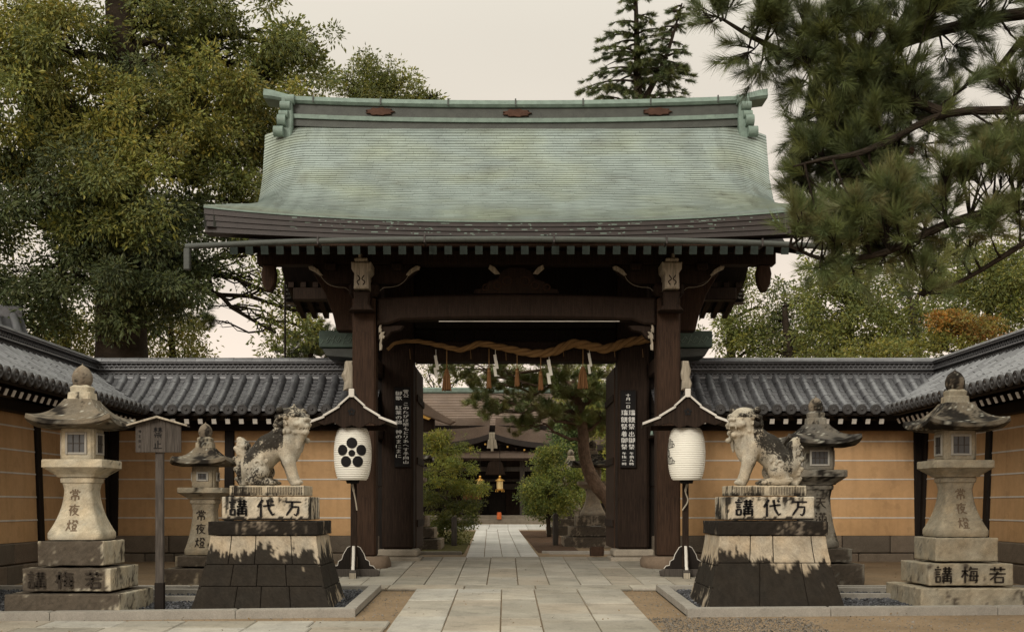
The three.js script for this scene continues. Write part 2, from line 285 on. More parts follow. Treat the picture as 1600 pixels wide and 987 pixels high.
// gate platform
{
  const o = paved('gate_platform', 'stone paved forecourt floor under and before the gate', 'pavement'), r = rngOf(5);
  part('bedding', paver(rect(-2.8, 3.14, 15.46, 20.95), -0.006, 0.2), M.soil, o);
  const rows = [15.46, 15.95, 17.1, 18.6, 20.05, 20.95];
  rows.slice(0, -1).forEach((z0, j) => {
    const z1 = rows[j + 1];
    if (j === 0) { let x = -2.8; while (x < 3.1) { const e = Math.min(3.14, x + 0.9 + r() * 0.5); part('edge_slab', paver(rect(x + gap, e - gap, z0, z1 - gap), 0.014, 0.1, 0.008), granite[Math.floor(r() * 5)], o); x = e; } return; }
    for (let k = 0; k < 14; k++) { const x0 = -2.8 + k * 5.94 / 14; part('slab', paver(rect(x0 + gap, x0 + 5.94 / 14 - gap, z0 + gap, z1 - gap), 0.01 + r() * 0.006, 0.12, 0.007), granite[Math.floor(r() * 4)], o); }
  });
}
// foreground cross path of slabs in front of the left kerb
{
  const o = paved('cross_path', 'worn stone slabs along the lane before the left kerb', 'path'), r = rngOf(8);
  for (let row = 0; row < 4; row++) { let x = -5.6 + r() * 0.9; const z1 = 12.25 - row * 0.5; while (x < -1.25) { const e = Math.min(-1.19, x + 0.5 + r() * 0.45); if (e - x > 0.1) part('slab', paver(rect(x + gap, e - gap, z1 - 0.49, z1), 0.006 + r() * 0.006, 0.05, 0.01), granite[Math.floor(r() * 5)], o); x = e; } }
}
// two gravelled beds with granite kerbs
const gravelMats = [0.07, 0.1, 0.055].map((k) => std({ color: lin(k, k * 1.02, k * 1.1), roughness: 0.85 }));
function gravelBed(side, x0, x1, zf0, zf1, zb, frame) {
  const xi = side < 0 ? x1 : x0, label = side < 0 ? 'left' : 'right';
  const zf = (x) => lerp(zf0, zf1, (x - x0) / (x1 - x0));
  const base = structure('gravel_bed', paver([[x0, zf0 + 0.1], [x1, zf1 + 0.1], [x1, zb], [x0, zb]], 0.0, 0.05), std({ color: lin(0.075, 0.077, 0.083), roughness: 0.95, map: soilMap, bumpMap: soilBump, bumpScale: 0.02 }), 'dark gravel bed under the ' + label + ' guardian statue', 'gravel');
  const o = thing('kerb', 'low granite kerb round the ' + label + ' gravel bed', 'kerb', [0, 0, 0], 0, 'granite kerbs of the gravel beds'), r = rngOf(31 + side);
  const w = 0.14, h = 0.075;
  let x = x0; while (x < x1 - 0.05) { let e = x + 1.3 + r() * 0.7; if (e > x1 - 0.6) e = x1; part('kerbstone', paver([[x + 0.004, zf(x)], [e - 0.004, zf(e)], [e - 0.004, zf(e) + w], [x + 0.004, zf(x) + w]], h, 0.2, 0.012), M.kerb, o); x = e; }
  const a = side < 0 ? x1 - w : x0, b = a + w;
  part('kerbstone', paver(rect(a, b, zf(a) + w + 0.006, zb - 1.1), h - 0.004, 0.2, 0.012), M.kerb, o);
  part('kerbstone', paver(rect(a, b, zb - 1.09, zb), h - 0.006, 0.2, 0.012), M.kerb, o);
  x = side < 0 ? x0 : x0 + w; const end = side < 0 ? x1 - w : x1; while (x < end - 0.05) { let e = x + 1.2 + r() * 0.6; if (e > end - 0.5) e = end; part('kerbstone', paver(rect(x + 0.004, e - 0.004, zb - 0.12, zb), h - 0.012, 0.2, 0.012), M.kerb, o); x = e; }
  // pebbles
  const geo = new THREE.IcosahedronGeometry(1, 0), n = 9000, im = shadows(new THREE.InstancedMesh(geo, std({ color: lin(1, 1, 1), roughness: 0.85 }), n)), m = new THREE.Matrix4(), q = new THREE.Quaternion(), c = new THREE.Color();
  for (let i = 0; i < n; i++) {
    const px = rr(x0 + 0.05, x1 - 0.05, r), z = rr(zf(px) + w, zb - 0.12, r), s = rr(0.008, 0.021, r);
    q.setFromEuler(new THREE.Euler(r() * 6, r() * 6, r() * 6)); m.compose(V(px, gy(z) + 0.004 + s * 0.3, -z), q, V(s, s * 0.7, s * 1.2)); im.setMatrixAt(i, m);
    const k = 0.035 + 0.14 * r() * r(); im.setColorAt(i, c.setRGB(k, k * 1.01, k * 1.08));
  }
  im.name = numbered('gravel'); im.userData = { kind: 'stuff', label: 'loose dark gravel filling the ' + label + ' bed', category: 'gravel' }; scene.add(im);
  // low stone frame sunk in the gravel behind the statue
  const f = thing('drain_surround', 'small rectangular granite drain surround set in the ' + label + ' gravel', 'drain', [0, 0, 0], 0, 'drain surrounds in the gravel');
  const [f0, f1, g0, g1] = frame, k = 0.09;
  part('rail', paver(rect(f0, f1, g0, g0 + k), 0.07, 0.15, 0.01), M.kerb, f); part('rail', paver(rect(f0, f1, g1 - k, g1), 0.07, 0.15, 0.01), M.kerb, f);
  part('rail', paver(rect(f0, f0 + k, g0 + k + 0.003, g1 - k - 0.003), 0.066, 0.15, 0.01), M.kerb, f); part('rail', paver(rect(f1 - k, f1, g0 + k + 0.003, g1 - k - 0.003), 0.066, 0.15, 0.01), M.kerb, f);
}
gravelBed(-1, -6.7, -1.62, 12.25, 12.75, 15.42, [-4.55, -3.55, 14.0, 14.9]);
gravelBed(1, 1.96, 7.2, 12.75, 13.05, 15.42, [3.95, 4.95, 14.3, 15.1]);
// loose stones and leaves scattered on the soil
{
  const r = rngOf(91), geo = new THREE.IcosahedronGeometry(1, 0), n = 5200, im = shadows(new THREE.InstancedMesh(geo, std({ color: lin(1, 1, 1), roughness: 0.95 }), n)), m = new THREE.Matrix4(), q = new THREE.Quaternion(), c = new THREE.Color();
  let i = 0; while (i < n) {
    const patch = r() < 0.3, px = patch ? rr(1.55, 3.2, r) : rr(-6, 6.5, r), z = patch ? rr(11.3, 12.7, r) : rr(10.8, 15.4, r);
    if (px > -1.2 && px < 1.52) continue; if (z > 12.7 && (px < -1.65 || px > 1.92)) continue; if (px < -1.2 && px > -5.6 && z < 12.3) continue;
    const s = rr(0.003, 0.009, r) * (r() < 0.03 ? 2 : 1); q.setFromEuler(new THREE.Euler(r() * 6, r() * 6, r() * 6)); m.compose(V(px, gy(z) - 0.02 + s * 0.3, -z), q, V(s, s * 0.6, s * 1.2)); im.setMatrixAt(i, m);
    const k = (patch ? 0.05 : 0.1) + 0.14 * r(); im.setColorAt(i++, c.setRGB(k, k * 0.9, k * 0.77));
  }
  im.name = 'loose_stones'; im.userData = { kind: 'stuff', label: 'small loose stones scattered over the soil', category: 'gravel' }; scene.add(im);
}
// fallen leaves
{
  const r = rngOf(97), g = leafCluster(1, 0.001, 0.06, 0.03, 12), n = 420, im = shadows(new THREE.InstancedMesh(g, std({ color: lin(1, 1, 1), roughness: 0.9 }), n)), m = new THREE.Matrix4(), q = new THREE.Quaternion(), c = new THREE.Color();
  for (let i = 0; i < n; i++) { const z = rr(11.2, 20.5, r), x = rr(-5.8, 6.2, r), s = rr(0.5, 1.1, r); q.setFromEuler(new THREE.Euler((r() - 0.5) * 0.5 , r() * 6.3, (r() - 0.5) * 0.5)); m.compose(V(x, gy(z) + 0.02, -z), q, V(s, s * 0.3, s)); im.setMatrixAt(i, m); const k = 0.06 + 0.18 * r(); im.setColorAt(i, c.setRGB(k, k * 0.62, k * 0.25)); }
  im.name = 'fallen_leaves'; im.userData = { kind: 'stuff', label: 'small brown fallen leaves scattered over paving and gravel', category: 'leaves' }; scene.add(im);
}
// inner path behind the gate
{
  const o = paved('inner_path', 'pale stone path running from the gate to the hall', 'path'), r = rngOf(44);
  const L = (z) => lerp(-0.76, -0.9, (z - 24) / 12), Rr = (z) => lerp(0.585, 0.4, (z - 24) / 12);
  part('bedding', paver([[L(21.1) - 0.1, 21.1], [Rr(21.1) + 0.3, 21.1], [Rr(36.5), 36.5], [L(36.5), 36.5]], -0.008, 0.05), M.soil, o);
  let z = 21.1; for (let j = 0; z < 36.4; j++) {
    const e = Math.min(36.5, z + (j < 1 ? 2.2 : 1.0)), n = 4;
    for (let k = 0; k < n; k++) { const p = (zz, f) => lerp(L(zz), Rr(zz), f), s = ((j % 2) * 0.0); part('slab', paver([[p(z, k / n) + gap, z + gap], [p(z, (k + 1) / n) - gap, z + gap], [p(e, (k + 1) / n) - gap, e - gap], [p(e, k / n) + gap, e - gap]], 0.012 + s, 0.05, 0.006), paleGranite[Math.floor(r() * 3)], o); }
    z = e;
  }
  for (let k = 0; k < 9; k++) for (let j = 0; j < 3; j++) part('slab', paver(rect(-2.4 + k * 0.62 + gap, -1.78 + k * 0.62 - gap, 36.52 + j * 1.6, 38.1 + j * 1.6 - gap), 0.014, 0.05, 0.006), paleGranite[Math.floor(r() * 3)], o);
  structure('moss_bed', paver([[-1.7, 23.3], [L(24) - 0.06, 23.3], [L(35), 35], [-1.9, 35]], 0.006, 0.04), std({ color: lin(0.11, 0.1, 0.035), roughness: 1, map: soilMap, bumpMap: soilBump, bumpScale: 0.03 }), 'mossy bed left of the inner path', 'moss');
  structure('earth_bed', paver([[Rr(24) + 0.07, 23.5], [1.5, 23.5], [1.4, 35.2], [Rr(35), 35.2]], 0.006, 0.04), std({ color: lin(0.115, 0.07, 0.045), roughness: 1, map: soilMap, bumpMap: soilBump, bumpScale: 0.03 }), 'bare brown earth bed right of the inner path', 'soil');
}
// ---------- gate ----------
const GX = 0.17, GZ = 20.4;
const gate = thing('shrine_gate', 'large dark wooden shrine gate with green copper roof', 'gate', [GX, 0, -GZ]);
// roof surface: s = 0 at the eave .. 1 at the ridge, x across
const HALF = [[0, 4.56], [0.05, 4.46], [0.1, 4.36], [0.16, 4.24], [0.23, 4.14], [0.3, 4.08], [0.42, 4.05], [0.7, 4.15], [1, 4.3]];
const roofHalf = (s) => { let i = 1; while (i < HALF.length - 1 && HALF[i][0] < s) i++; const [a, b] = HALF[i - 1], [c, d] = HALF[i]; return lerp(b, d, clamp((s - a) / (c - a), 0, 1)); }, EAVE_Z = 3.2;
function roofPoint(x, s, lift = 0, back = 1) {
  const W = roofHalf(s), e = clamp((Math.abs(x) - 3.45) / (W - 3.45), 0, 1), drop = 0.38 * sstep(s, 0.1, 0.55) * (1 - 0.55 * s) * e * e;
  const up = 0.22 * Math.pow(Math.abs(x) / 4.56, 2.4) * (1 - s) * (1 - s);
  const y = 5.31 + 2.38 * (0.56 * s + 0.44 * s * s) + up - drop, z = EAVE_Z - 3.1 * s, sl = 2.38 * (0.56 + 0.88 * s) / 3.1, k = 1 / Math.hypot(1, sl);
  return V(x, y + lift * k, back * (z + lift * sl * k));
}
{
  const r = rngOf(17), shingle = (back, rows, nx) => {
    const pos = [], col = [], nor = [];
    for (let j = 0; j < rows; j++) {
      const s0 = j / rows, s1 = (j + 1.25) / rows, off = r();
      for (let i = -1; i < nx; i++) {
        const W = roofHalf(s0), u0 = clamp((i + off) / nx, 0, 1), u1 = clamp((i + 1 + off) / nx, 0, 1); if (u1 - u0 < 0.002) continue;
        const x0 = lerp(-W, W, u0) + 0.0012, x1 = lerp(-W, W, u1) - 0.0012, th = 0.0095 + 0.005 * r(), seg = Math.abs((x0 + x1) / 2) > 3.2 ? 6 : 2;
        const tint = 1 + 0.07 * (r() - 0.5), hue = (x, s) => { // patina: broad moss and bloom, thin runs down the slope, dark stains
          const blotch = fbm(x * 0.7, s * 3.2, back * 3, 4), run = fbm(x * 5.5, s * 0.8, 9 + back, 4), t = tint * (1 + 0.2 * blotch + 0.3 * run), moss = clamp(0.3 + 1.4 * fbm(x * 0.55 + 4, s * 2.6, 2, 4), 0, 1), brown = sstep(fbm(x * 2.4, s * 3 + 3, 7, 4), 0.3, 0.6) * 0.4;
          return [lerp(lerp(0.225, 0.228, moss), 0.11, brown) * t, lerp(lerp(0.268, 0.262, moss), 0.115, brown) * t, lerp(lerp(0.25, 0.212, moss), 0.09, brown) * t]; };
        for (let k = 0; k < seg; k++) {
          const xa = lerp(x0, x1, k / seg), xb = lerp(x0, x1, (k + 1) / seg);
          const a = roofPoint(xa, s0, th + 0.009, back), b = roofPoint(xb, s0, th + 0.009, back), d = roofPoint(xa * roofHalf(Math.min(1, s1)) / W, Math.min(1, s1), 0.004, back), e = roofPoint(xb * roofHalf(Math.min(1, s1)) / W, Math.min(1, s1), 0.004, back), f = roofPoint(xa, s0, -0.006, back), g = roofPoint(xb, s0, -0.006, back);
          const tri = (p, q, w) => { const n = q.clone().sub(p).cross(w.clone().sub(p)).normalize(); for (const v of [p, q, w]) { pos.push(v.x, v.y, v.z); nor.push(n.x, n.y, n.z); col.push(...hue(v.x, s0)); } };
          if (back > 0) { tri(a, b, e); tri(a, e, d); tri(f, g, b); tri(f, b, a); } else { tri(b, a, d); tri(b, d, e); tri(g, f, a); tri(g, a, b); }
        }
      }
    }
    const g = new THREE.BufferGeometry(); g.setAttribute('position', new THREE.Float32BufferAttribute(pos, 3)); g.setAttribute('normal', new THREE.Float32BufferAttribute(nor, 3)); g.setAttribute('color', new THREE.Float32BufferAttribute(col, 3)); return boxUV(g);
  };
  stuffPart('roof_shingle', shingle(1, 50, 26), M.copper, gate);
  stuffPart('roof_shingle', shingle(-1, 24, 20), M.copper, gate);
  // deck below the shingles, down to the eave, with verges
  const under = (back) => gridSurface(48, 14, (u, v) => { const s = v, W = roofHalf(s); return roofPoint(lerp(-W, W, u), s, -0.03, back); });
  part('roof_deck', merge([boxUV(under(1)), boxUV(under(-1))]), M.woodBlack, gate);
  // layered eave edge: five copper-clad courses
  for (const back of [1, -1]) for (let k = 0; k < 5; k++) {
    const y0 = -0.005 - (k ? 0.022 + (k - 1) * 0.062 : 0), n = 60, g = gridSurface(n, 3, (u, v) => {
      const x = lerp(-4.56, 4.56, u), e = roofPoint(x, 0, 0, 1), thick = 1 + 0.35 * Math.pow(Math.abs(x) / 4.56, 3), zz = e.z + 0.012 - k * 0.02, y1 = e.y + y0 * thick, h = (k ? 0.062 : 0.022) * thick;
      return v < 0.01 ? V(x, y1, (zz - 0.14) * back) : v < 0.4 ? V(x, y1, zz * back) : v < 0.8 ? V(x, y1 - h + 0.004, zz * back) : V(x, y1 - h + 0.004, (zz - 0.3) * back);
    });
    part('eave_course', boxUV(toCreasedNormals(g, 0.5)), k === 0 ? M.copperPlain : M.copperBrown, gate);
  }
  // flecks of patina on the brown eave courses
  { const list = []; for (let i = 0; i < 150; i++) { const x = rr(-3.4, 3.9, r), k = 1 + Math.floor(r() * 3), e = roofPoint(x, 0), w = 0.02 + 0.1 * r() * r(), y = e.y - 0.005 - 0.022 - (k - 1) * 0.062 - 0.006 - 0.036 * r(); list.push(bx(x, x + w, y - 0.012 * (0.5 + r()), y, e.z + 0.010 - k * 0.02, e.z + 0.0135 - k * 0.02, 0.001)); } stuffPart('patina_fleck', merge(list), M.copperPlain, gate); }
  // verge boards at both gable ends
  for (const sx of [-1, 1]) for (const back of [1, -1]) part('verge_board', boxUV(toCreasedNormals(gridSurface(24, 3, (u, v) => { const s = u, p = roofPoint(sx * roofHalf(s), s, -0.01, back); return v < 0.1 ? p : v < 0.4 ? V(p.x, p.y - 0.3, p.z) : v < 0.8 ? V(p.x - sx * 0.14, p.y - 0.3, p.z) : V(p.x - sx * 0.14, p.y - 0.02, p.z); }), 0.5)), M.copperDark, gate);
}
// soffit and rafters
{
  const soffit = [[3.02, 4.98], [1.6, 5.34], [0, 6.35]];
  for (const back of [1, -1]) for (let k = 0; k < 2; k++) { const [za, ya] = soffit[k], [zb, yb] = soffit[k + 1]; part('soffit', boxUV(gridSurface(1, 1, (u, v) => V(lerp(-4.28, 4.28, u), lerp(ya, yb, v), back * lerp(za, zb, v)))), M.woodBlack, gate); }
  const len = Math.hypot(1.42, 0.36), ang = Math.atan2(0.36, 1.42), gf = cbox(0.1, 0.11, len, 0.006), gi = cbox(0.09, 0.1, Math.hypot(1.6, 1.01), 0.006), cap = cbox(0.112, 0.122, 0.012, 0.003);
  for (const back of [1, -1]) for (let i = 0; i < 38; i++) {
    const x = -4.16 + i * 8.32 / 37, m = part('rafter', gf, M.wood, gate); m.position.set(x, (4.98 + 5.34) / 2 - 0.06, back * 2.31); m.rotation.x = back * ang;
    if (back > 0) { const c = part('rafter_cap', cap, M.capGreen, m); c.position.set(0, 0, len / 2 + 0.006); const q = part('rafter', gi, M.woodBlack, gate); q.position.set(x, (5.34 + 6.35) / 2 - 0.06, 0.8); q.rotation.x = Math.atan2(1.01, 1.6); }
  }
  for (const back of [1, -1]) { part('eave_batten', bx(-4.28, 4.28, 4.985, 5.03, back > 0 ? 2.9 : -3.02, back > 0 ? 3.02 : -2.9, 0.006), M.woodWarm, gate); part('purlin', bx(-4.1, 4.1, 4.98, 5.2, back * 1.6 - 0.13, back * 1.6 + 0.13, 0.012), M.wood, gate); }
  part('purlin', bx(-4.1, 4.1, 6.05, 6.3, -0.13, 0.13, 0.012), M.wood, gate);
}
// gutter with hangers and a short spout
{
  const gp = curve([V(-4.78, 4.90, 3.36), V(-3.2, 4.965, 3.38), V(0, 5.0, 3.39), V(3.2, 4.955, 3.38), V(4.62, 4.89, 3.36)], 50);
  const gutter = part('gutter', tube(gp, 0.042, 10), M.copperDark, gate);
  for (const x of [-2.9, -1.45, 0.6, 2.05, 3.5]) { const p = gp.reduce((a, b) => Math.abs(b.x - x) < Math.abs(a.x - x) ? b : a); part('hanger', bx(p.x - 0.012, p.x + 0.012, p.y - 0.05, p.y + 0.06, p.z - 0.2, p.z + 0.05, 0.003), M.copperBrown, gutter); }
  part('spout', bx(-4.8, -4.71, 4.56, 4.87, 3.31, 3.41, 0.012), M.copperDark, gutter);
}
// posts
const gw = gy(18.8);
for (const sx of [-1, 1]) {
  for (const z of [1.6, -1.6]) {
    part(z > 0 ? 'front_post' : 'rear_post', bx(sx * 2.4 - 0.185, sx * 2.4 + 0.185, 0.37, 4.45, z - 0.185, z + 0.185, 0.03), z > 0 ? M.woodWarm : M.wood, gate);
    const st = new THREE.IcosahedronGeometry(0.4, 4), p = st.attributes.position; for (let i = 0; i < p.count; i++) { const x = p.getX(i), y = p.getY(i), q = p.getZ(i), k = 1 + 0.12 * fbm(x * 3 + sx * 5, y * 3 + z, q * 3, 3); p.setXYZ(i, x * k, clamp(y * k * 0.75, -0.3, 0.13), q * k); }
    part('foundation_stone', uvd(move(smooth(st), sx * 2.38, gy(GZ - z) + 0.06, z)), std({ color: lin(0.2, 0.15, 0.11), roughness: 0.95, ...grain }), gate);
  }
  part('main_post', bx(sx * 2.01 - 0.27, sx * 2.01 + 0.27, 0.42, 5.9, -0.27, 0.27, 0.05), M.wood, gate);
  part('post_base', bx(sx * 2.01 - 0.35, sx * 2.01 + 0.35, 0.3, 0.43, -0.36, 0.36, 0.03), M.stone, gate);
  part('post_base', bx(sx * 2.01 - 0.4, sx * 2.01 + 0.4, 0.15, 0.3, -0.44, 0.42, 0.02), M.stone, gate);
  // opened door leaf folded back behind the post
  const door = part('door', bx(sx * 1.78 - 0.05, sx * 1.78 + 0.05, 0.42, 3.6, -2.0, -0.3, 0.01), M.woodWarm, gate);
  for (const y of [0.8, 1.9, 3.0]) part('rail', bx(sx * 1.715 - 0.012, sx * 1.715 + 0.012, y, y + 0.12, -1.98, -0.32, 0.004), M.wood, door);
  // boards between main post and outer side, and tie beams running front to back
  for (let k = 0; k < 3; k++) part('side_board', bx(sx > 0 ? 2.285 : -2.63, sx > 0 ? 2.63 : -2.285, 0.25 + k * 1.25, 0.25 + (k + 1) * 1.25 - 0.008, -0.06, 0.06, 0.006), M.woodBlack, gate);
  for (const y of [2.3, 3.35]) part('tie_beam', bx(sx * 2.33 - 0.07, sx * 2.33 + 0.07, y, y + 0.24, -1.41, 1.41, 0.012), M.wood, gate);
  // carved whitish nosing in front of the post
  const nos = part('nosing', plate([[-0.08, 0], [0.08, 0], [0.11, 0.1], [0.07, 0.2], [0.09, 0.3], [0.05, 0.46], [-0.05, 0.46], [-0.07, 0.32], [-0.11, 0.24], [-0.06, 0.14]], 0.2, 0.03).rotateY(0.3).translate(sx * 2.66, 3.0, 1.62), M.agedWhite, gate, 'weathered whitish carved beam end');
}
// beams across
part('rainbow_beam', (() => { // slightly arched main tie beam of the front
  const top = [], bot = []; for (let i = 0; i <= 24; i++) { const u = i / 24, x = lerp(-2.2, 2.2, u), a = 0.06 * (1 - Math.pow(2 * u - 1, 2)); top.push([x, 4.44 + a]); bot.push([x, 4.08 + a * 0.9 - (Math.abs(2 * u - 1) > 0.86 ? 0.06 : 0)]); }
  return plate([...bot, ...top.reverse()], 0.34, 0.03, 1.6);
})(), M.wood, gate);
part('rear_beam', bx(-2.2, 2.2, 4.1, 4.5, -1.77, -1.43, 0.03), M.wood, gate);
part('lintel', bx(-1.74, 1.74, 3.63, 3.98, -0.2, 0.24, 0.025), M.wood, gate);
part('upper_lintel', bx(-1.735, 1.735, 4.2, 4.5, -0.15, 0.15, 0.02), M.woodBlack, gate);
for (let k = 0; k < 10; k++) part('infill_board', bx(-1.74 + k * 0.348 + 0.003, -1.74 + (k + 1) * 0.348 - 0.003, 4.5, 5.95, -0.03, 0.03, 0.004), M.woodBlack, gate);
for (let k = 0; k < 10; k++) part('transom_board', bx(-1.74 + k * 0.348 + 0.003, -1.74 + (k + 1) * 0.348 - 0.003, 3.985, 4.197, -0.04, 0.04, 0.004), M.woodBlack, gate);
part('light_strip', bx(-1.22, 1.62, 4.06, 4.072, 1.79, 1.81, 0.003), M.white, gate, 'thin white strip along the lower edge of the front beam');
// carved transom pieces with pale edges under the front beam
for (const sx of [-1, 1]) {
  part('scroll_bracket', plate([[0, 0], [0.42, 0], [0.36, -0.07], [0.22, -0.1], [0.14, -0.2], [0.04, -0.24], [0, -0.24]].map(([x, y]) => [sx * (-2.2 + x), 4.02 + y]), 0.16, 0.01, 1.6), M.wood, gate);
  for (const [px, y, h, w] of [[0, 3.62, 0.2, 0.05], [0.02, 3.8, 0.12, 0.09], [-0.01, 3.9, 0.14, 0.05]]) part('carved_fleck', plate([[-w / 2, 0], [w * 0.3, 0.01], [w / 2, h * 0.4], [w * 0.2, h * 0.55], [w * 0.5, h], [-w * 0.2, h * 0.9], [-w * 0.5, h * 0.5]].map(([x, q]) => [sx * (-2.14 + px + x), y + q]), 0.05, 0.008, 1.7), M.agedWhite, gate);
}
// bracket sets above the front posts
for (const sx of [-1, 1]) {
  const o = part('bearing_block', bx(sx * 2.4 - 0.24, sx * 2.4 + 0.24, 4.46, 4.68, 1.36, 1.84, 0.05), M.wood, gate);
  const arm = part('bracket_arm', plate([[-0.82, 0.3], [-0.82, 0.2], [-0.62, 0.05], [-0.5, 0.0], [0.5, 0.0], [0.62, 0.05], [0.82, 0.2], [0.82, 0.3]].map(([x, y]) => [sx * 2.4 + x, 4.68 + y]), 0.18, 0.01, 1.6), M.wood, gate);
  for (const s2 of [-1, 1]) {
    part('pale_edge', tube(curve([[0.24, -0.1], [0.3, -0.05], [0.42, -0.04], [0.56, 0.0], [0.66, 0.09], [0.7, 0.17]].map(([x, y]) => V(sx * 2.4 + s2 * x, 4.66 + y, 1.71)), 16), 0.004, 5), M.agedWhite, arm);
    part('wing_tip', plate([[0.66, 0.15], [0.7, 0.14], [0.78, 0.2], [0.87, 0.24], [0.88, 0.28], [0.82, 0.29], [0.72, 0.23]].map(([x, y]) => [sx * 2.4 + s2 * x, 4.66 + y]), 0.1, 0.01, 1.72), M.agedWhite, arm);
    part('small_block', bx(sx * 2.4 + s2 * 0.52 - 0.09, sx * 2.4 + s2 * 0.52 + 0.09, 4.87, 4.98, 1.7, 1.86, 0.02), M.wood, arm);
  }
  // carved beast-head beam end facing forward, painted white
  const head = part('beast_head', plate([[-0.115, 0], [0.115, 0], [0.105, 0.24], [0.15, 0.3], [0.155, 0.41], [-0.155, 0.41], [-0.15, 0.3], [-0.105, 0.24]].map(([x, y]) => [sx * 2.4 + x, 4.52 + y]), 0.5, 0.025, 1.92), M.agedWhite, gate, 'white painted carved beam end above the front post');
  part('brow', bx(sx * 2.4 - 0.1, sx * 2.4 + 0.1, 4.94, 4.985, 2.0, 2.19, 0.01), M.agedWhite, head);
  part('horn', bx(sx * 2.4 + sx * 0.02 - 0.02, sx * 2.4 + sx * 0.02 + 0.02, 4.99, 5.08, 2.0, 2.17, 0.008), M.agedWhite, head);
  for (const s2 of [-1, 1]) part('carved_curl', tube(curve([V(sx * 2.4 + s2 * 0.05, 4.72, 2.175), V(sx * 2.4 + s2 * 0.015, 4.66, 2.175), V(sx * 2.4 + s2 * 0.06, 4.62, 2.175), V(sx * 2.4 + s2 * 0.03, 4.57, 2.175)], 10), 0.008, 5), M.wood, head);
  part('carved_foot', plate([[-0.2, 0], [0.2, 0], [0.12, 0.1], [0.13, 0.3], [-0.13, 0.3], [-0.12, 0.1]].map(([x, y]) => [sx * 2.4 + x, 4.19 + y]), 0.3, 0.03, 1.94), M.wood, gate);
  // outward flaring support under the purlin end
  part('flared_support', plate([[0.2, 0], [0.52, 0], [0.58, 0.25], [0.72, 0.62], [0.9, 0.93], [0.2, 0.93]].map(([x, y]) => [sx * (2.4 + x), 4.02 + y]), 0.3, 0.012, 1.0), M.woodWarm, gate);
  part('cross_beam', bx(sx > 0 ? 2.3 : -3.1, sx > 0 ? 3.1 : -2.3, 4.55, 4.9, 0.5, 0.84, 0.02), M.wood, gate);
  part('gable_panel', plate([[2.62, 4.0], [2.95, 4.0], [3.25, 4.98], [3.25, 5.3], [2.62, 5.9]].map(([x, y]) => [sx * x, y]), 0.1, 0.01, 0), M.woodBlack, gate);
  // copper-clad block on the wing wall beside the gate
  const box = part('copper_box', bx(sx > 0 ? 2.66 : -3.32, sx > 0 ? 3.32 : -2.66, 3.84, 4.12, -0.45, 0.45, 0.015), std({ color: lin(0.06, 0.1, 0.075), roughness: 0.6, map: tileMap }), gate, 'green copper box with raised wave pattern');
  for (let k = 0; k < 6; k++) part('wave', tube(curve([V(0, 0, 0), V(0.05, 0.07, 0), V(0.1, 0.02, 0), V(0.16, 0.1, 0)], 10), 0.009, 5).translate(sx > 0 ? 2.72 + k * 0.09 : -3.28 + k * 0.09, 3.9 + 0.05 * (k % 2), 0.453), M.copperPlain, box);
  part('copper_keel', plate([[2.66, 3.83], [3.28, 3.83], [3.2, 3.7], [2.66, 3.66]].map(([x, y]) => [sx * x, y]), 0.8, 0.01, 0), M.copperDark, box);
  // gable pendant
  part('pendant', plate([[-0.09, 0], [0.09, 0], [0.12, -0.14], [0.1, -0.3], [0.04, -0.42], [-0.04, -0.42], [-0.1, -0.3], [-0.12, -0.14]].map(([x, y]) => [sx * 3.92 + x, 4.98 + y]), 0.16, 0.02, 1.62), M.woodWarm, gate);
}
// frog-leg strut in the middle
{
  const half = [[0, 0], [0.68, 0], [0.66, 0.07], [0.5, 0.1], [0.44, 0.2], [0.3, 0.24], [0.24, 0.36], [0.12, 0.42], [0, 0.42]], o = part('frog_leg_strut', plate([...half, ...half.slice(1, -1).reverse().map(([x, y]) => [-x, y])].map(([x, y]) => [x, y + 4.52]), 0.14, 0.012, 1.62), M.wood, gate);
  for (const s of [-1, 1]) {
    part('wing_tip', plate([[0.26, 0.28], [0.34, 0.27], [0.44, 0.36], [0.42, 0.42], [0.34, 0.38]].map(([x, y]) => [s * x, y + 4.55]), 0.06, 0.008, 1.72), M.agedWhite, o);
    for (const [x, y, q] of [[0.48, 0.1, 0.05], [0.3, 0.13, 0.06], [0.14, 0.2, 0.07]]) part('carved_curl', new THREE.TorusGeometry(q, 0.014, 6, 14).translate(s * x, 4.52 + y, 1.69), M.woodWarm, o);
  }
}
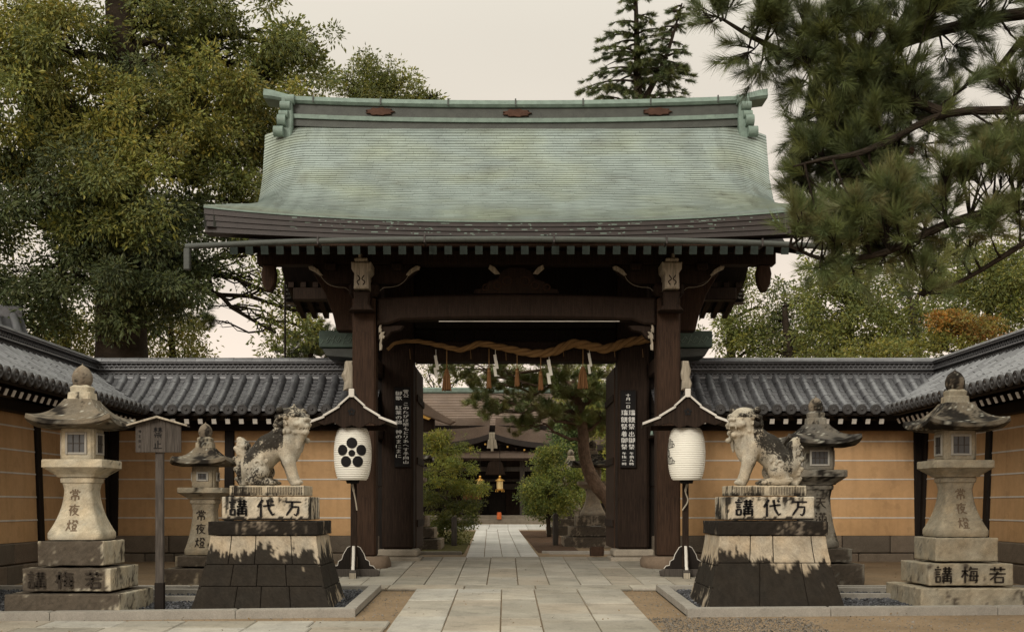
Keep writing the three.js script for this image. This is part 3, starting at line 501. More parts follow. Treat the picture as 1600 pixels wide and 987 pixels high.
// ridge
{
  const sag = (x) => 0.09 * Math.pow(Math.abs(x) / 4.1, 2.2), band = (y0, y1, half, w, mat, name) => part(name, boxUV(toCreasedNormals(gridSurface(40, 5, (u, v) => { const x = lerp(-half, half, u), q = [[-w, y0], [w, y0], [w, y0], [w, y1], [-w, y1], [-w, y0]][Math.round(v * 5)]; return V(x, q[1] + sag(x), q[0]); }), 0.5)), mat, gate);
  band(7.58, 7.7, 4.0, 0.2, M.copperDark, 'ridge_base'); band(7.7, 7.77, 4.02, 0.24, M.copperPlain, 'ridge_moulding'); band(7.77, 7.96, 4.0, 0.18, M.copperDark, 'ridge_body');
  const cap = part('ridge_cap', boxUV(toCreasedNormals(gridSurface(60, 7, (u, v) => { const x = lerp(-4.3, 4.3, u), e = sstep(Math.abs(x), 3.7, 4.3) * 0.1, q = [[0.0, 7.96], [0.22, 7.96], [0.26, 8.0], [0.22, 8.08], [-0.22, 8.08], [-0.26, 8.0], [-0.22, 7.96], [0, 7.96]][Math.round(v * 7)]; return V(x, q[1] + sag(x) + e * (q[1] > 8.02 ? 1 : 0.6), q[0]); }), 0.5)), M.copperPlain, gate);
  for (let k = -3; k <= 3; k++) part('strap', bx(k * 1.15 - 0.012, k * 1.15 + 0.012, 7.97 + sag(k * 1.15), 8.095 + sag(k * 1.15), 0.245, 0.27, 0.004), M.copperDark, cap);
  for (const x of [-2.32, 0.02, 2.42]) {
    const pts = []; for (let i = 0; i < 28; i++) { const a = i / 28 * Math.PI * 2, k = 1 + 0.14 * Math.cos(a * 9); pts.push([x + Math.cos(a) * 0.23 * k, 7.865 + sag(x) + Math.sin(a) * 0.065 * k]); }
    part('ridge_crest', plate(pts, 0.05, 0.008, 0.2), M.copperRust, gate, 'rusty reddish crest on the ridge');
  }
  for (const s of [-1, 1]) { // scrolled ridge-end ornament
    const o = part('ridge_end', plate([[0, 0], [0.16, 0.02], [0.22, 0.5], [0.2, 0.78], [-0.02, 0.78], [-0.04, 0.4]].map(([x, y]) => [s * (3.82 + x * 0.8), 7.34 + y]), 0.62, 0.02, 0), M.copperPlain, gate);
    for (const [x, y, q, w, l] of [[-0.02, 0.72, 0.085, 0.5, 0.15], [0.06, 0.6, 0.075, 0.6, 0.17], [0.09, 0.45, 0.07, 0.62, 0.15], [0.12, 0.34, 0.1, 0.66, 0.14], [0.17, 0.14, 0.09, 0.76, 0.16]]) part('scroll_lobe', boxUV(toCreasedNormals(new THREE.CylinderGeometry(q, q, l, 20).rotateZ(Math.PI / 2), 0.6).translate(s * (3.86 + x * 0.9), 7.36 + y, w / 2)), M.copperPlain, o);
  }
}
// ---------- roofed walls ----------
// local frame: x along the wall, front towards +z, z = 0 the middle of the wall
const EAVE = 1.3, RIDGE_IN = 0.15, eaveY = 2.755, riseY = 0.645;
const slopeP = (t) => [EAVE - (EAVE - RIDGE_IN) * t, eaveY + riseY * (0.72 * t + 0.28 * t * t)];
const coverTile = boxUV(toCreasedNormals(new THREE.CylinderGeometry(0.066, 0.078, 0.275, 12, 1, false, -Math.PI / 2, Math.PI).rotateX(-Math.PI / 2), 0.6));   // long along z, wide end to +z
const eaveDisc = merge([new THREE.CylinderGeometry(0.088, 0.088, 0.04, 18).rotateX(Math.PI / 2), new THREE.TorusGeometry(0.07, 0.011, 6, 18).translate(0, 0, 0.02), new THREE.SphereGeometry(0.024, 8, 6).translate(0, 0, 0.02)]);
const wallRafter = cbox(0.075, 0.085, 0.9, 0.005), rafterTip = cbox(0.078, 0.088, 0.012, 0.003);
function roofedWall(name, label, x0, x1, pos, turn, clipL, clipR, posts, rowPitch = 0.235, backRows = true) {
  const o = thing(name, label, 'wall', pos, turn, 'ochre plaster walls with tiled roofs'), r = rngOf(Math.round(x0 * 10) + 400), L = x1 - x0;
  // stone footing of fitted blocks
  for (const side of [1, -1]) for (let row = 0; row < 2; row++) {
    let x = x0; while (x < x1 - 0.05) { let e = x + 0.5 + r() * 0.6; if (e > x1 - 0.3) e = x1; const k = r(); part('footing_stone', bx(x + 0.005, e - 0.005, row ? 0.36 : -0.35, row ? 0.653 : 0.35, side > 0 ? 0.06 : -0.56, side > 0 ? 0.53 + 0.015 * k : -0.06, 0.018), footing[Math.floor(r() * 3)], o); x = e; if (side < 0) x = x1; }
  }
  // battered plaster body, in panels between posts
  const zf = (y) => lerp(0.495, 0.42, (y - 0.653) / 1.95);
  const body = (a, b) => { const g = bx(a, b, 0.656, 2.62, -0.49, 0.49, 0.004), p = g.attributes.position; for (let i = 0; i < p.count; i++) p.setZ(i, p.getZ(i) * zf(p.getY(i)) / 0.495); g.computeVertexNormals(); return g; };
  const cuts = [x0, ...posts.filter((p) => p > x0 + 0.2 && p < x1 - 0.2), x1];
  for (let i = 0; i < cuts.length - 1; i++) {
    part('plaster_panel', body(cuts[i] + 0.001, cuts[i + 1] - 0.001), M.plaster, o);
    for (const y of [0.964, 1.295, 1.626, 1.95, 2.28]) for (const side of [1, -1]) { const z = side * (zf(y) * 0.99 + 0.003); part('white_line', bx(cuts[i] + 0.02, cuts[i + 1] - 0.02, y - 0.011, y + 0.011, z - 0.006, z + 0.006, 0.002), M.white, o); }
  }
  for (const p of posts) for (const side of [1, -1]) { const g = bx(p - 0.08, p + 0.08, 0.655, 2.62, 0.42, 0.54, 0.01), q = g.attributes.position; for (let i = 0; i < q.count; i++) q.setZ(i, side * (q.getZ(i) - (0.495 - zf(q.getY(i))))); const c = g; c.computeVertexNormals(); part('post', c, M.woodBlack, o); }
  for (const side of [1, -1]) part('wall_plate', bx(x0, x1, 2.46, 2.62, side > 0 ? 0.425 : -0.6, side > 0 ? 0.6 : -0.425, 0.01), M.woodBlack, o);
  // soffit and white-tipped rafters
  for (const side of [1, -1]) { const g = gridSurface(1, 1, (u, v) => V(lerp(x0, x1, u), lerp(2.685, 3.2, v), side * lerp(1.24, 0.2, v))); part('soffit', boxUV(g), M.woodBlack, o); }
  for (let x = x0 + 0.12; x < x1; x += 0.228) {
    if (clipL !== null && x < clipL - 0.1) continue; if (clipR !== null && x > clipR + 0.1) continue;
    const m = part('rafter', wallRafter, M.woodBlack, o); m.position.set(x, 2.76, 0.72); m.rotation.x = 0.42; const c = part('rafter_tip', rafterTip, M.white, m); c.position.z = 0.455;
  }
  part('eave_board', bx(clipL ?? x0, clipR ?? x1, 2.66, 2.72, 1.15, 1.25, 0.006), M.woodBlack, o);
  // pan tiles in overlapping courses
  const pans = []; for (const side of [1, -1]) for (let j = 0; j < 10; j++) {
    const t0 = j / 10, [za, ya] = slopeP(t0), [zb, yb] = slopeP(Math.min(1, t0 + 0.13)); let a = x0, b = x1;
    if (clipL !== null) a = Math.max(x0, clipL - t0 * (EAVE - RIDGE_IN) - 0.1); if (clipR !== null) b = Math.min(x1, clipR + t0 * (EAVE - RIDGE_IN) + 0.1);
    const g = gridSurface(1, 2, (u, v) => V(lerp(a, b, u), v < 0.3 ? ya - 0.02 : v < 0.7 ? ya + 0.018 : yb + 0.002, side * (v < 0.7 ? za : zb))); pans.push(boxUV(toCreasedNormals(g, 0.3)));
  }
  stuffPart('pan_tiles', merge(pans), M.tile2, o);
  // cover tiles row by row
  const n = Math.round(L / rowPitch), ang = [], mid = []; for (let k = 0; k < 5; k++) { const a = slopeP(k / 5), b = slopeP((k + 1) / 5); ang.push(Math.atan2(b[1] - a[1], a[0] - b[0])); mid.push([(a[0] + b[0]) / 2, (a[1] + b[1]) / 2]); }
  for (let i = 0; i < n; i++) {
    const x = x0 + (i + 0.5) * L / n; let t0 = 0;
    if (clipL !== null && x < clipL) t0 = (clipL - x) / (EAVE - RIDGE_IN); if (clipR !== null && x > clipR) t0 = (x - clipR) / (EAVE - RIDGE_IN); if (t0 > 0.95) continue;
    for (let k = 0; k < 5; k++) { if ((k + 0.8) / 5 < t0) continue; const m = part('cover_tile', coverTile, r() < 0.6 ? M.tile : M.tile2, o); m.position.set(x + rr(-0.004, 0.004, r), mid[k][1] + 0.012, mid[k][0]); m.rotation.set(ang[k] + rr(0.0, 0.05, r), rr(-0.012, 0.012, r), 0, 'YXZ'); }
    if (t0 < 0.05) { const d = part('eave_disc', eaveDisc, M.tileDark, o); d.position.set(x, eaveY + 0.008, EAVE + 0.005); d.rotation.x = 0.12; }
  }
  part('back_slope', boxUV(gridSurface(1, 3, (u, v) => { const [z, y] = slopeP(v); return V(lerp(x0, x1, u), y + 0.06, -z); })), M.tile2, o);
  // stacked ridge with two rows of pierced pattern tiles
  const ra = x0, rb = x1;
  part('ridge_course', bx(ra, rb, 3.37, 3.43, -0.21, 0.21, 0.012), M.tile, o); part('ridge_course', bx(ra, rb, 3.432, 3.455, -0.17, 0.19, 0.006), M.tile2, o);
  part('ridge_core', bx(ra, rb, 3.455, 3.68, -0.12, 0.12, 0.004), M.tileDark, o);
  part('ridge_course', bx(ra, rb, 3.54, 3.565, -0.18, 0.18, 0.006), M.tile, o);
  part('ridge_course', bx(ra, rb, 3.655, 3.68, -0.18, 0.18, 0.006), M.tile2, o); part('ridge_course', bx(ra, rb, 3.682, 3.7, -0.2, 0.2, 0.006), M.tile, o);
  const rings = []; const ring = new THREE.TorusGeometry(0.04, 0.0115, 4, 8, Math.PI), dot = new THREE.ConeGeometry(0.018, 0.03, 5);
  for (let x = ra + 0.06; x < rb - 0.04; x += 0.085) { rings.push(ring.clone().translate(x, 3.57, 0.135), ring.clone().rotateZ(Math.PI).translate(x + 0.042, 3.65, 0.135), ring.clone().scale(1, 0.8, 1).translate(x, 3.46, 0.145), dot.clone().translate(x + 0.042, 3.475, 0.14)); }
  if (rings.length) stuffPart('pattern_tiles', merge(rings), M.tile2, o);
  let x = ra; while (x < rb - 0.02) { const e = Math.min(rb, x + 0.33); part('ridge_tile', boxUV(toCreasedNormals(new THREE.CylinderGeometry(0.1, 0.105, e - x - 0.004, 12, 1, false, 0, Math.PI).rotateZ(Math.PI / 2).rotateX(0), 0.6).scale(1, 0.72, 1.5).translate((x + e) / 2, 3.7, 0)), r() < 0.5 ? M.tile : M.tile2, o); x = e; }
  return o;
}
const footing = [[0.16, 0.125, 0.095], [0.13, 0.108, 0.085], [0.185, 0.15, 0.115]].map(([a, b, c]) => std({ color: lin(a, b, c), roughness: 0.95, ...grain, bumpScale: 0.012 }));
roofedWall('roofed_wall', 'ochre plaster wall with dark tiled roof left of the gate', -8.4, -2.16, [0, 0, -20.85], 0, -6.0, null, [-6.75, -4.76, -2.5]);
roofedWall('roofed_wall', 'ochre plaster wall with grey tiled roof right of the gate', 2.5, 8.8, [0, 0, -20.85], 0, null, 6.35, [2.85, 5.1, 7.12]);
roofedWall('roofed_wall', 'ochre side wall with pale shining tiles at the left edge of the photograph', 10.6, 22.0, [-7.3, 0, 0], Math.PI / 2, null, 19.55, [11.3, 14.3, 17.3, 20.28]);
roofedWall('roofed_wall', 'ochre side wall with pale shining tiles at the right edge of the photograph', -22.0, -10.6, [7.65, 0, 0], -Math.PI / 2, -19.55, null, [-20.28, -17.6, -14.6, -11.6]);
// ---------- brush lettering: strokes of each character on a 100 x 100 square, y down ----------
const GLYPH = {
  '講': '20,3 28,11|6,20 42,20|12,33 36,33|12,46 36,46|14,60 14,92|14,60 36,60 36,92|14,90 36,90|50,16 98,16|64,4 64,44|84,4 84,44|52,30 96,30|46,44 100,44|54,56 54,98|54,56 94,56 94,94 88,98|74,44 74,88|54,70 94,70|46,84 100,84',
  '代': '34,4 8,46|24,28 24,96|36,40 94,32|58,6 66,56 84,88 96,78|78,8 88,18', '万': '6,18 94,18|44,18 40,52 10,94|42,46 80,46 76,80 66,94 52,86',
  '梅': '4,28 42,28|24,4 24,96|24,32 4,64|26,40 40,56|58,4 46,26|54,16 96,16|58,30 52,82|56,30 90,30 88,90 78,96|50,80 96,80|46,56 100,56|70,36 74,48|70,62 74,74',
  '若': '8,18 92,18|34,4 34,30|66,4 66,30|6,44 94,44|52,30 40,52 8,80|36,64 36,96|36,64 80,64 80,96|36,92 80,92',
  '常': '50,2 50,20|26,6 34,18|74,6 66,18|12,24 8,38|12,24 90,24 84,36|32,36 32,52|32,36 68,36 68,52|32,52 68,52|20,62 20,90|20,62 80,62 80,86 72,90|50,54 50,100',
  '夜': '50,2 52,12|8,18 92,18|30,22 8,56|22,42 22,96|52,26 36,56|48,38 78,38 62,74 36,96|50,50 60,60|44,56 66,82 96,96',
  '燈': '8,30 14,44|34,24 28,40|22,6 20,56 4,94|22,60 38,82|46,10 64,10 44,40|48,22 56,28|72,6 82,22 98,36|86,8 76,16|94,16 84,24|54,42 84,42|54,52 54,72|54,52 84,52 84,72|54,72 84,72|58,76 62,88|80,76 76,88|42,94 98,94',
  '天': '14,14 86,14|8,42 92,42|50,14 46,50 8,96|52,48 70,76 96,94', '満': '10,8 20,18|4,32 16,42|18,58 4,92|32,16 96,16|50,4 50,30|78,4 78,30|36,40 36,96|36,40 94,40 94,92 86,96|64,24 64,74|48,54 48,74 82,74|82,54 82,74',
  '宮': '50,2 50,12|10,18 8,30|10,18 90,18 84,30|30,34 30,52|30,34 70,34 70,52|30,52 70,52|48,54 40,66|22,68 22,96|22,68 78,68 78,96|22,92 78,92',
  '禁': '6,14 46,14|26,2 26,50|26,18 6,42|28,20 44,38|54,14 96,14|74,2 74,50|74,18 54,42|76,20 96,40|26,56 74,56|10,70 90,70|50,70 50,96 42,92|30,78 18,92|68,78 82,92',
  '止': '50,6 50,88|50,42 84,42|22,36 22,90|4,90 96,90', '十': '8,44 92,44|50,6 50,96', '月': '28,8 26,70 12,94|28,8 76,8 76,92 66,96|28,34 76,34|28,60 76,60', '一': '8,50 92,50', '日': '26,8 26,94|26,8 76,8 76,94|26,50 76,50|26,92 76,92',
  '瑞': '6,16 38,16|22,16 22,82|8,46 36,46|4,84 40,76|70,4 70,28|50,10 50,28 92,28 92,10|46,40 98,40|70,40 64,54|52,54 52,96|52,54 92,54 92,96|66,54 66,92|80,54 80,92', '饋': '24,4 4,34|24,6 42,26|14,34 36,34 36,56 14,56|14,34 14,92 30,84|34,66 42,92|50,14 96,14|60,6 60,24 88,24 88,6|48,32 98,32|58,42 58,80|58,42 88,42 88,80|58,54 88,54|58,66 88,66|58,80 88,80|62,84 48,98|82,84 96,98',
  '祭': '26,4 8,34|22,14 46,14 10,54|24,26 34,32|56,14 86,14 60,44|58,20 94,54|32,52 70,52|16,66 86,66|50,66 50,98|34,76 18,92|66,76 84,92', '出': '50,4 50,94|22,18 22,46 78,46 78,18|12,58 12,94 88,94 88,58', '着': '34,2 42,12|66,2 58,12|18,16 84,16|26,28 76,28|10,40 92,40|50,16 50,40|36,40 8,74|34,52 34,96|34,52 78,52 78,96|34,66 78,66|34,80 78,80|34,94 78,94',
  '御': '22,4 4,30|24,28 4,56|14,48 14,96|44,6 32,26|34,22 62,22|30,42 64,42|48,22 48,84|48,62 62,62|34,54 34,86|28,90 66,80|74,12 74,96|74,12 94,12 94,72 84,70', '午': '32,4 12,40|26,22 84,22|8,52 92,52|52,22 52,96', '前': '32,2 40,14|68,2 60,14|8,20 92,20|18,34 18,96|18,34 46,34 46,92 40,96|18,52 46,52|18,70 46,70|64,36 64,76|86,30 86,94 76,96', '九': '38,6 36,50 6,94|8,34 68,34 66,82 90,90 94,72',
  '時': '8,14 8,76|8,14 34,14 34,76|8,44 34,44|8,76 34,76|46,18 94,18|70,4 70,36|42,36 98,36|42,56 98,56|82,42 82,92 70,96|54,68 62,80', '後': '22,4 4,30|24,28 4,56|14,48 14,96|66,2 44,24 70,26 40,50 92,46|82,34 94,50|56,52 36,78|52,62 84,62 62,84 38,98|54,70 94,98',
  '菅': '8,12 92,12|34,2 34,22|66,2 66,22|50,22 50,30|10,34 8,46|10,34 90,34 84,46|30,48 30,98|30,48 72,48 72,62|30,62 72,62|30,76 76,76 76,96|30,94 76,94', '公': '36,6 8,46|62,6 94,46|46,44 18,90 78,84|66,66 86,94', 'こ': '24,22 76,24 66,34|18,66 26,84 84,82', 'の': '54,20 40,74 20,80 12,52 40,20 76,22 90,52 78,78 56,92', 'た': '10,28 58,24|36,6 12,90|52,46 88,46|50,72 60,86 92,86',
  'び': '8,24 40,20 20,50 22,82 48,88 66,56 64,20 92,54|78,8 84,18|90,4 96,14', 'は': '16,10 12,60 18,90|36,32 94,30|68,8 70,80 50,92 38,80 56,68 92,88', '幣': '26,2 26,50|8,10 14,20|44,10 38,20|10,26 10,52|10,26 44,26 44,52|66,2 52,22|60,14 96,14|86,14 54,50|62,22 96,50|18,60 18,88|18,60 82,60 82,84 74,88|50,50 50,98', 'も': '46,4 40,70 54,92 84,84 88,62|20,32 72,30|16,56 70,54', 'と': '28,8 38,40|82,26 30,52 20,78 40,90 84,86', 'り': '28,10 22,50|66,8 72,50 40,94', 'あ': '14,22 78,18|42,4 44,88|68,36 30,86 14,68 44,46 80,46 88,70 56,94', 'へ': '6,58 38,28 94,76', 'す': '6,24 94,22|56,4 58,58 42,66 36,50 56,44 60,68 38,96', '手': '76,4 22,14|16,32 84,30|6,54 94,52|50,10 54,80 44,96 34,88', '向': '48,2 38,18|14,22 14,96|14,22 86,22 86,90 76,96|34,44 34,74|34,44 66,44 66,74|34,74 66,74', '山': '50,6 50,88|16,34 16,90 84,90|84,34 84,94',
  '歌': '6,10 52,10|44,10 44,46 36,48|14,18 14,34 32,34 32,18 14,18|4,54 54,54|46,54 46,94 38,96|14,64 14,86 32,86 32,64 14,64|70,4 58,36|66,20 94,20 88,36|76,28 70,66 50,96|78,56 98,94', '紅': '24,2 8,24 28,30|36,18 6,52 42,46|24,52 24,96|10,66 4,84|38,64 44,80|52,18 94,18|72,18 72,88|48,90 98,90', '葉': '8,10 92,10|34,2 34,20|66,2 66,20|10,32 92,32|28,22 28,54 76,54|50,22 50,44|72,22 72,44 50,44|8,66 92,66|50,56 50,98|46,68 12,94|54,68 90,94', '錦': '24,2 4,32|24,4 44,26|12,36 38,36|6,52 42,52|24,36 24,88|12,64 16,80|36,62 32,78|4,92 44,88|70,2 64,12|54,14 54,44|54,14 90,14 90,44|54,28 90,28|54,44 90,44|52,56 52,90|52,56 94,56 94,86 86,90|72,46 72,98', '神': '22,4 28,14|8,24 38,24 8,58|24,44 24,96|30,46 40,58|52,20 52,70|52,20 92,20 92,70|52,44 92,44|52,70 92,70|72,4 72,98', 'ま': '18,20 82,20|22,42 78,42|50,4 52,78 34,92 22,78 40,70 86,90', 'に': '18,10 12,60 18,92|44,28 84,28|42,68 56,82 92,80',
};
// writes characters into a mesh: each stroke a brush ribbon, map(u, v) gives the point on the surface (u, v in metres, v down)
function brush(cells, map, weight = 9) {
  const pos = [], ink = (a, b, c) => { for (const p of [a, b, c]) { const q = map(p[0], p[1]); pos.push(q.x, q.y, q.z); } };
  const r = rngOf(cells.length * 7 + 3);
  for (const [ch, u0, v0, w, h] of cells) for (const st of GLYPH[ch].split('|')) {
    const raw = st.split(' ').map((s) => s.split(',').map(Number)), pts = [];
    raw.forEach((p, i) => { if (!i) { pts.push(p); return; } const a = raw[i - 1], n = Math.max(1, Math.ceil(Math.hypot(p[0] - a[0], p[1] - a[1]) / 14)); for (let k = 1; k <= n; k++) pts.push([lerp(a[0], p[0], k / n), lerp(a[1], p[1], k / n)]); });
    const n = pts.length, side = pts.map((p, i) => {
      const a = pts[Math.max(0, i - 1)], b = pts[Math.min(n - 1, i + 1)], dx = b[0] - a[0], dy = b[1] - a[1], l = Math.hypot(dx, dy) || 1, t = i / (n - 1), flat = Math.abs(dy) < Math.abs(dx) ? 0.78 : 1;
      const k = weight / 2 * flat * (0.86 + 0.28 * r()) * (t < 0.06 ? 1.1 : t > 0.94 ? (raw.length > 2 ? 0.4 : 0.85) : 1);
      return [[p[0] - dy / l * k, p[1] + dx / l * k], [p[0] + dy / l * k, p[1] - dx / l * k]];
    });
    const T = ([x, y]) => [u0 + x / 100 * w, v0 + y / 100 * h];
    for (let i = 0; i < n - 1; i++) { ink(T(side[i][0]), T(side[i][1]), T(side[i + 1][1])); ink(T(side[i][0]), T(side[i + 1][1]), T(side[i + 1][0])); }
  }
  const g = new THREE.BufferGeometry(); g.setAttribute('position', new THREE.Float32BufferAttribute(pos, 3)); g.computeVertexNormals(); return boxUV(g);
}
const inscribe = (cells, map, weight, mat, parent) => cells.forEach((c) => part('character', brush([c], map, weight), mat, parent));
const column = (text, u, v, w, h, pitch) => [...text].map((c, i) => [c, u, v + i * pitch, w, h]);
// ---------- stone: weathering, lanterns, pedestals ----------
const mix3 = (a, b, t) => [lerp(a[0], b[0], t), lerp(a[1], b[1], t), lerp(a[2], b[2], t)];
const lichenBlack = [0.013, 0.0108, 0.0092];
// grown lichen and rain streaks: dark crust with its own ragged outline; amount moves its edge
function weather(base, amount, seed, streak = 0.5, pale = 0.12, dark = lichenBlack, fine = 0.34) {
  return (x, y, z) => {
    const a = fbm(x * 2.6 + seed, y * 2.2, z * 2.6, 5), s = fbm(x * 13 + seed, y * 1.6, z * 13 + 4, 4), f = fbm(x * 34, y * 34 + seed, z * 34, 3), am = typeof amount === 'function' ? amount(x, y, z) : amount;
    const crust = sstep(a * 0.8 + s * streak * 0.6 + f * fine + am, 0.02, 0.3), tone = 1 + 0.26 * fbm(x * 5 + 3, y * 5 + seed, z * 5, 4) + 0.3 * f + 0.12 * s;
    const warm = fbm(x * 3 + 20, y * 3, z * 3 + seed, 3), b = [base[0] * tone * (1 + 0.08 * warm), base[1] * tone, base[2] * tone * (1 - 0.1 * warm)];
    let c = mix3(b, dark.map((k) => k * (1 + 0.5 * f)), crust * 0.96);
    const spot = sstep(fbm(x * 16 + 7, y * 16 + seed, z * 16, 3), 0.42, 0.5); if (spot > 0 && pale > 0) c = mix3(c, [0.42, 0.41, 0.35], spot * pale * 4 > 1 ? 1 : spot * pale * 4);
    return c;
  };
}
// square (or many-sided) loft: rows of [y, half width, corner lift]; corner rounding rc; sides 4 or round
function loft(rows, { per = 14, round = 0.06, sub = 0.03, power = 0 } = {}) {
  const fine = []; rows.forEach((a, i) => { if (!i) { fine.push(a); return; } const p = rows[i - 1], n = Math.max(1, Math.ceil(Math.hypot(a[0] - p[0], a[1] - p[1]) / sub)); for (let k = 1; k <= n; k++) fine.push([lerp(p[0], a[0], k / n), lerp(p[1], a[1], k / n), lerp(p[2] || 0, a[2] || 0, k / n)]); });
  const shape = []; for (let s = 0; s < 4; s++) for (let i = 0; i < per; i++) { const t = i / per * 2 - 1, c = [[1, t], [-t, 1], [-1, -t], [t, -1]][s]; const m = Math.max(Math.abs(c[0]), Math.abs(c[1])); const cc = Math.min(Math.abs(c[0]), Math.abs(c[1]));
    let [x, z] = c; if (power) { const l = Math.pow(Math.pow(Math.abs(x), power) + Math.pow(Math.abs(z), power), 1 / power); x /= l; z /= l; } shape.push([x, z, cc]); }
  const n = shape.length, pos = [], idx = [];
  fine.forEach(([y, w, lift = 0]) => shape.forEach(([x, z, c]) => { const k = 1 - round * Math.pow(c, 8); pos.push(x * w * k, y + lift * Math.pow(c, 3), z * w * k); }));
  for (let j = 0; j < fine.length - 1; j++) for (let i = 0; i < n; i++) { const a = j * n + i, b = j * n + (i + 1) % n, c = a + n, d = b + n; idx.push(a, c, b, b, c, d); }
  for (const j of [0, fine.length - 1]) { const c = pos.length / 3; pos.push(0, fine[j][0], 0); for (let i = 0; i < n; i++) { const a = j * n + i, b = j * n + (i + 1) % n; j ? idx.push(c, b, a) : idx.push(c, a, b); } }
  const g = new THREE.BufferGeometry(); g.setAttribute('position', new THREE.Float32BufferAttribute(pos, 3)); g.setIndex(idx); return toCreasedNormals(g, 0.62);
}
const stonePart = (name, g, col, parent, label) => part(name, boxUV(paint(g, col)), M.paintedStone, parent, label);
// o: heights are from the ground up; everything in metres
function stoneLantern(label, pos, S, group = 'stone lanterns beside the gate') {
  const o = thing('stone_lantern', label, 'stone lantern', pos, S.turn ?? 0, group), seed = S.seed, base = S.color ?? [0.4, 0.345, 0.255];
  let y = -0.06;
  S.steps.forEach(([w, h, dark], i) => { const hh = i ? h : h + 0.06; S.steps[i][3] = y; stonePart('base_block', move(stoneBox(w, hh, w, 0.028, 0.02, 0.008, seed + i), 0, y + hh / 2, 0), weather(base, dark < 0 ? dark : (x, q, z) => dark + 0.36 - 0.75 * sstep(Math.abs(x), w * 0.4, w * 0.5) * (x > 0 ? 1 : 0.5) - 0.5 * sstep(0.26 - (q - S.steps[i][3]) / h, 0, 0.25) * (0.7 + N3(x * 9, seed, z * 9)) - (z < w * 0.48 && Math.abs(x) > w * 0.49 ? 0.2 : 0), seed + i * 3, 0.7, 0, [0.078, 0.063, 0.049], 0.45), o); y += hh; });
  // shaft: flared foot, waist and collar
  const [sb, sw, sh] = S.shaft, rows = [[0, sb * 0.97], [0.02, sb], [0.07, sb], [0.09, sb * 0.97]]; for (let i = 0; i <= 30; i++) { const t = i / 30; rows.push([0.1 + t * (sh - 0.17), lerp(sw, sb * 0.95, Math.pow(1 - t, 2.2)) * (t > 0.85 ? 1 + 0.12 * (t - 0.85) / 0.15 : 1)]); }
  rows.push([sh - 0.06, sw * 1.22], [sh - 0.015, sw * 1.25], [sh, sw * 1.18]);
  const y0 = y, shaftW = (yy) => { const t = clamp((yy - y0 - 0.1) / (sh - 0.17), 0, 1); return lerp(sw, sb * 0.95, Math.pow(1 - t, 2.2)); };
  const shaft = stonePart('shaft', loft(rows, { round: S.round ?? 0.08, power: S.power ?? 0 }).translate(0, y, 0), weather(base, S.shaftDark ?? -0.32, seed + 20, 0.5), o);
  if (S.text) { const top = y + sh - (S.textTop ?? 0.13), size = S.textSize ?? 0.132; inscribe(column(S.text, -size / 2 + (S.textX ?? -0.02), 0, size, size, size * 1.27), (u, v) => V(u, top - v, shaftW(top - v) * (S.power ? 0.985 : 1) + 0.006), 12, S.faint ? M.faintCarved : M.carved, shaft); }
  y += sh;
  const [pw, ph] = S.plate; stonePart('platform', loft([[0, pw * 0.62], [0.02, pw * 0.66], [ph * 0.5, pw * 0.96], [ph * 0.55, pw], [ph - 0.012, pw], [ph, pw * 0.985], [ph, pw * 0.4]], { round: S.round ?? 0.06, power: S.power ?? 0 }).translate(0, y, 0), weather(base, S.plateDark ?? -0.26, seed + 30), o); y += ph;
  // fire box with four windows
  const [fw, fh, ww] = S.box; const boxm = stonePart('fire_box', loft([[0, fw * 0.95], [0.015, fw], [fh - 0.015, fw], [fh, fw * 0.97]], { round: 0.1, power: S.boxPower ?? 0 }).translate(0, y, 0), weather(base, S.boxDark ?? -0.3, seed + 40, 0.4), o);
  for (let k = 0; k < 4; k++) {
    const a = k * Math.PI / 2, turn = (g) => g.rotateY(a).translate(0, y + fh * 0.52, 0), z = fw + 0.004, wm = part('window', turn(bx(-ww, ww, -ww * S.winH, ww * S.winH, fw - 0.03, fw + 0.002, 0.004)), M.window, boxm);
    for (const s of [-1, 1]) { part('frame', turn(bx(s * ww - 0.012, s * ww + 0.012, -ww * S.winH - 0.012, ww * S.winH + 0.012, fw - 0.01, fw + 0.016, 0.004)), M.lattice, wm); part('frame', turn(bx(-ww + 0.012, ww - 0.012, s * ww * S.winH - 0.012, s * ww * S.winH + 0.012, fw - 0.01, fw + 0.014, 0.004)), M.lattice, wm); }
    for (let i = 1; i < S.bars; i++) part('bar', turn(bx(-ww + 2 * ww * i / S.bars - 0.005, -ww + 2 * ww * i / S.bars + 0.005, -ww * S.winH, ww * S.winH, fw, fw + 0.01, 0.002)), M.woodGrey, wm);
    part('bar', turn(bx(-ww, ww, -0.005, 0.005, fw, fw + 0.008, 0.002)), M.woodGrey, wm);
  }
  y += fh;
  // roof with upturned corners
  const [kw, kh, kl] = S.roof, kr = [[0.0, fw * 0.9, 0], [0.0, kw * 0.8, kl * 0.4], [0.015, kw * 0.96, kl * 0.9], [0.03, kw, kl], [0.075, kw * 0.985, kl]]; for (let i = 1; i <= 10; i++) { const t = i / 10; kr.push([0.075 + (kh - 0.075) * (0.45 * t + 0.55 * t * t), lerp(kw * 0.98, S.neck * 1.15, Math.pow(t, 0.82)), kl * (1 - t) * (1 - t)]); } kr.push([kh, S.neck * 0.5, 0]);
  stonePart('roof', loft(kr, { round: S.roofRound ?? 0.02, per: 18, power: S.roofPower ?? 0 }).translate(0, y, 0), weather(S.roofColor ?? [0.17, 0.145, 0.11], S.roofDark ?? 0.0, seed + 50, 0.3, 0.35), o); y += kh - 0.01;
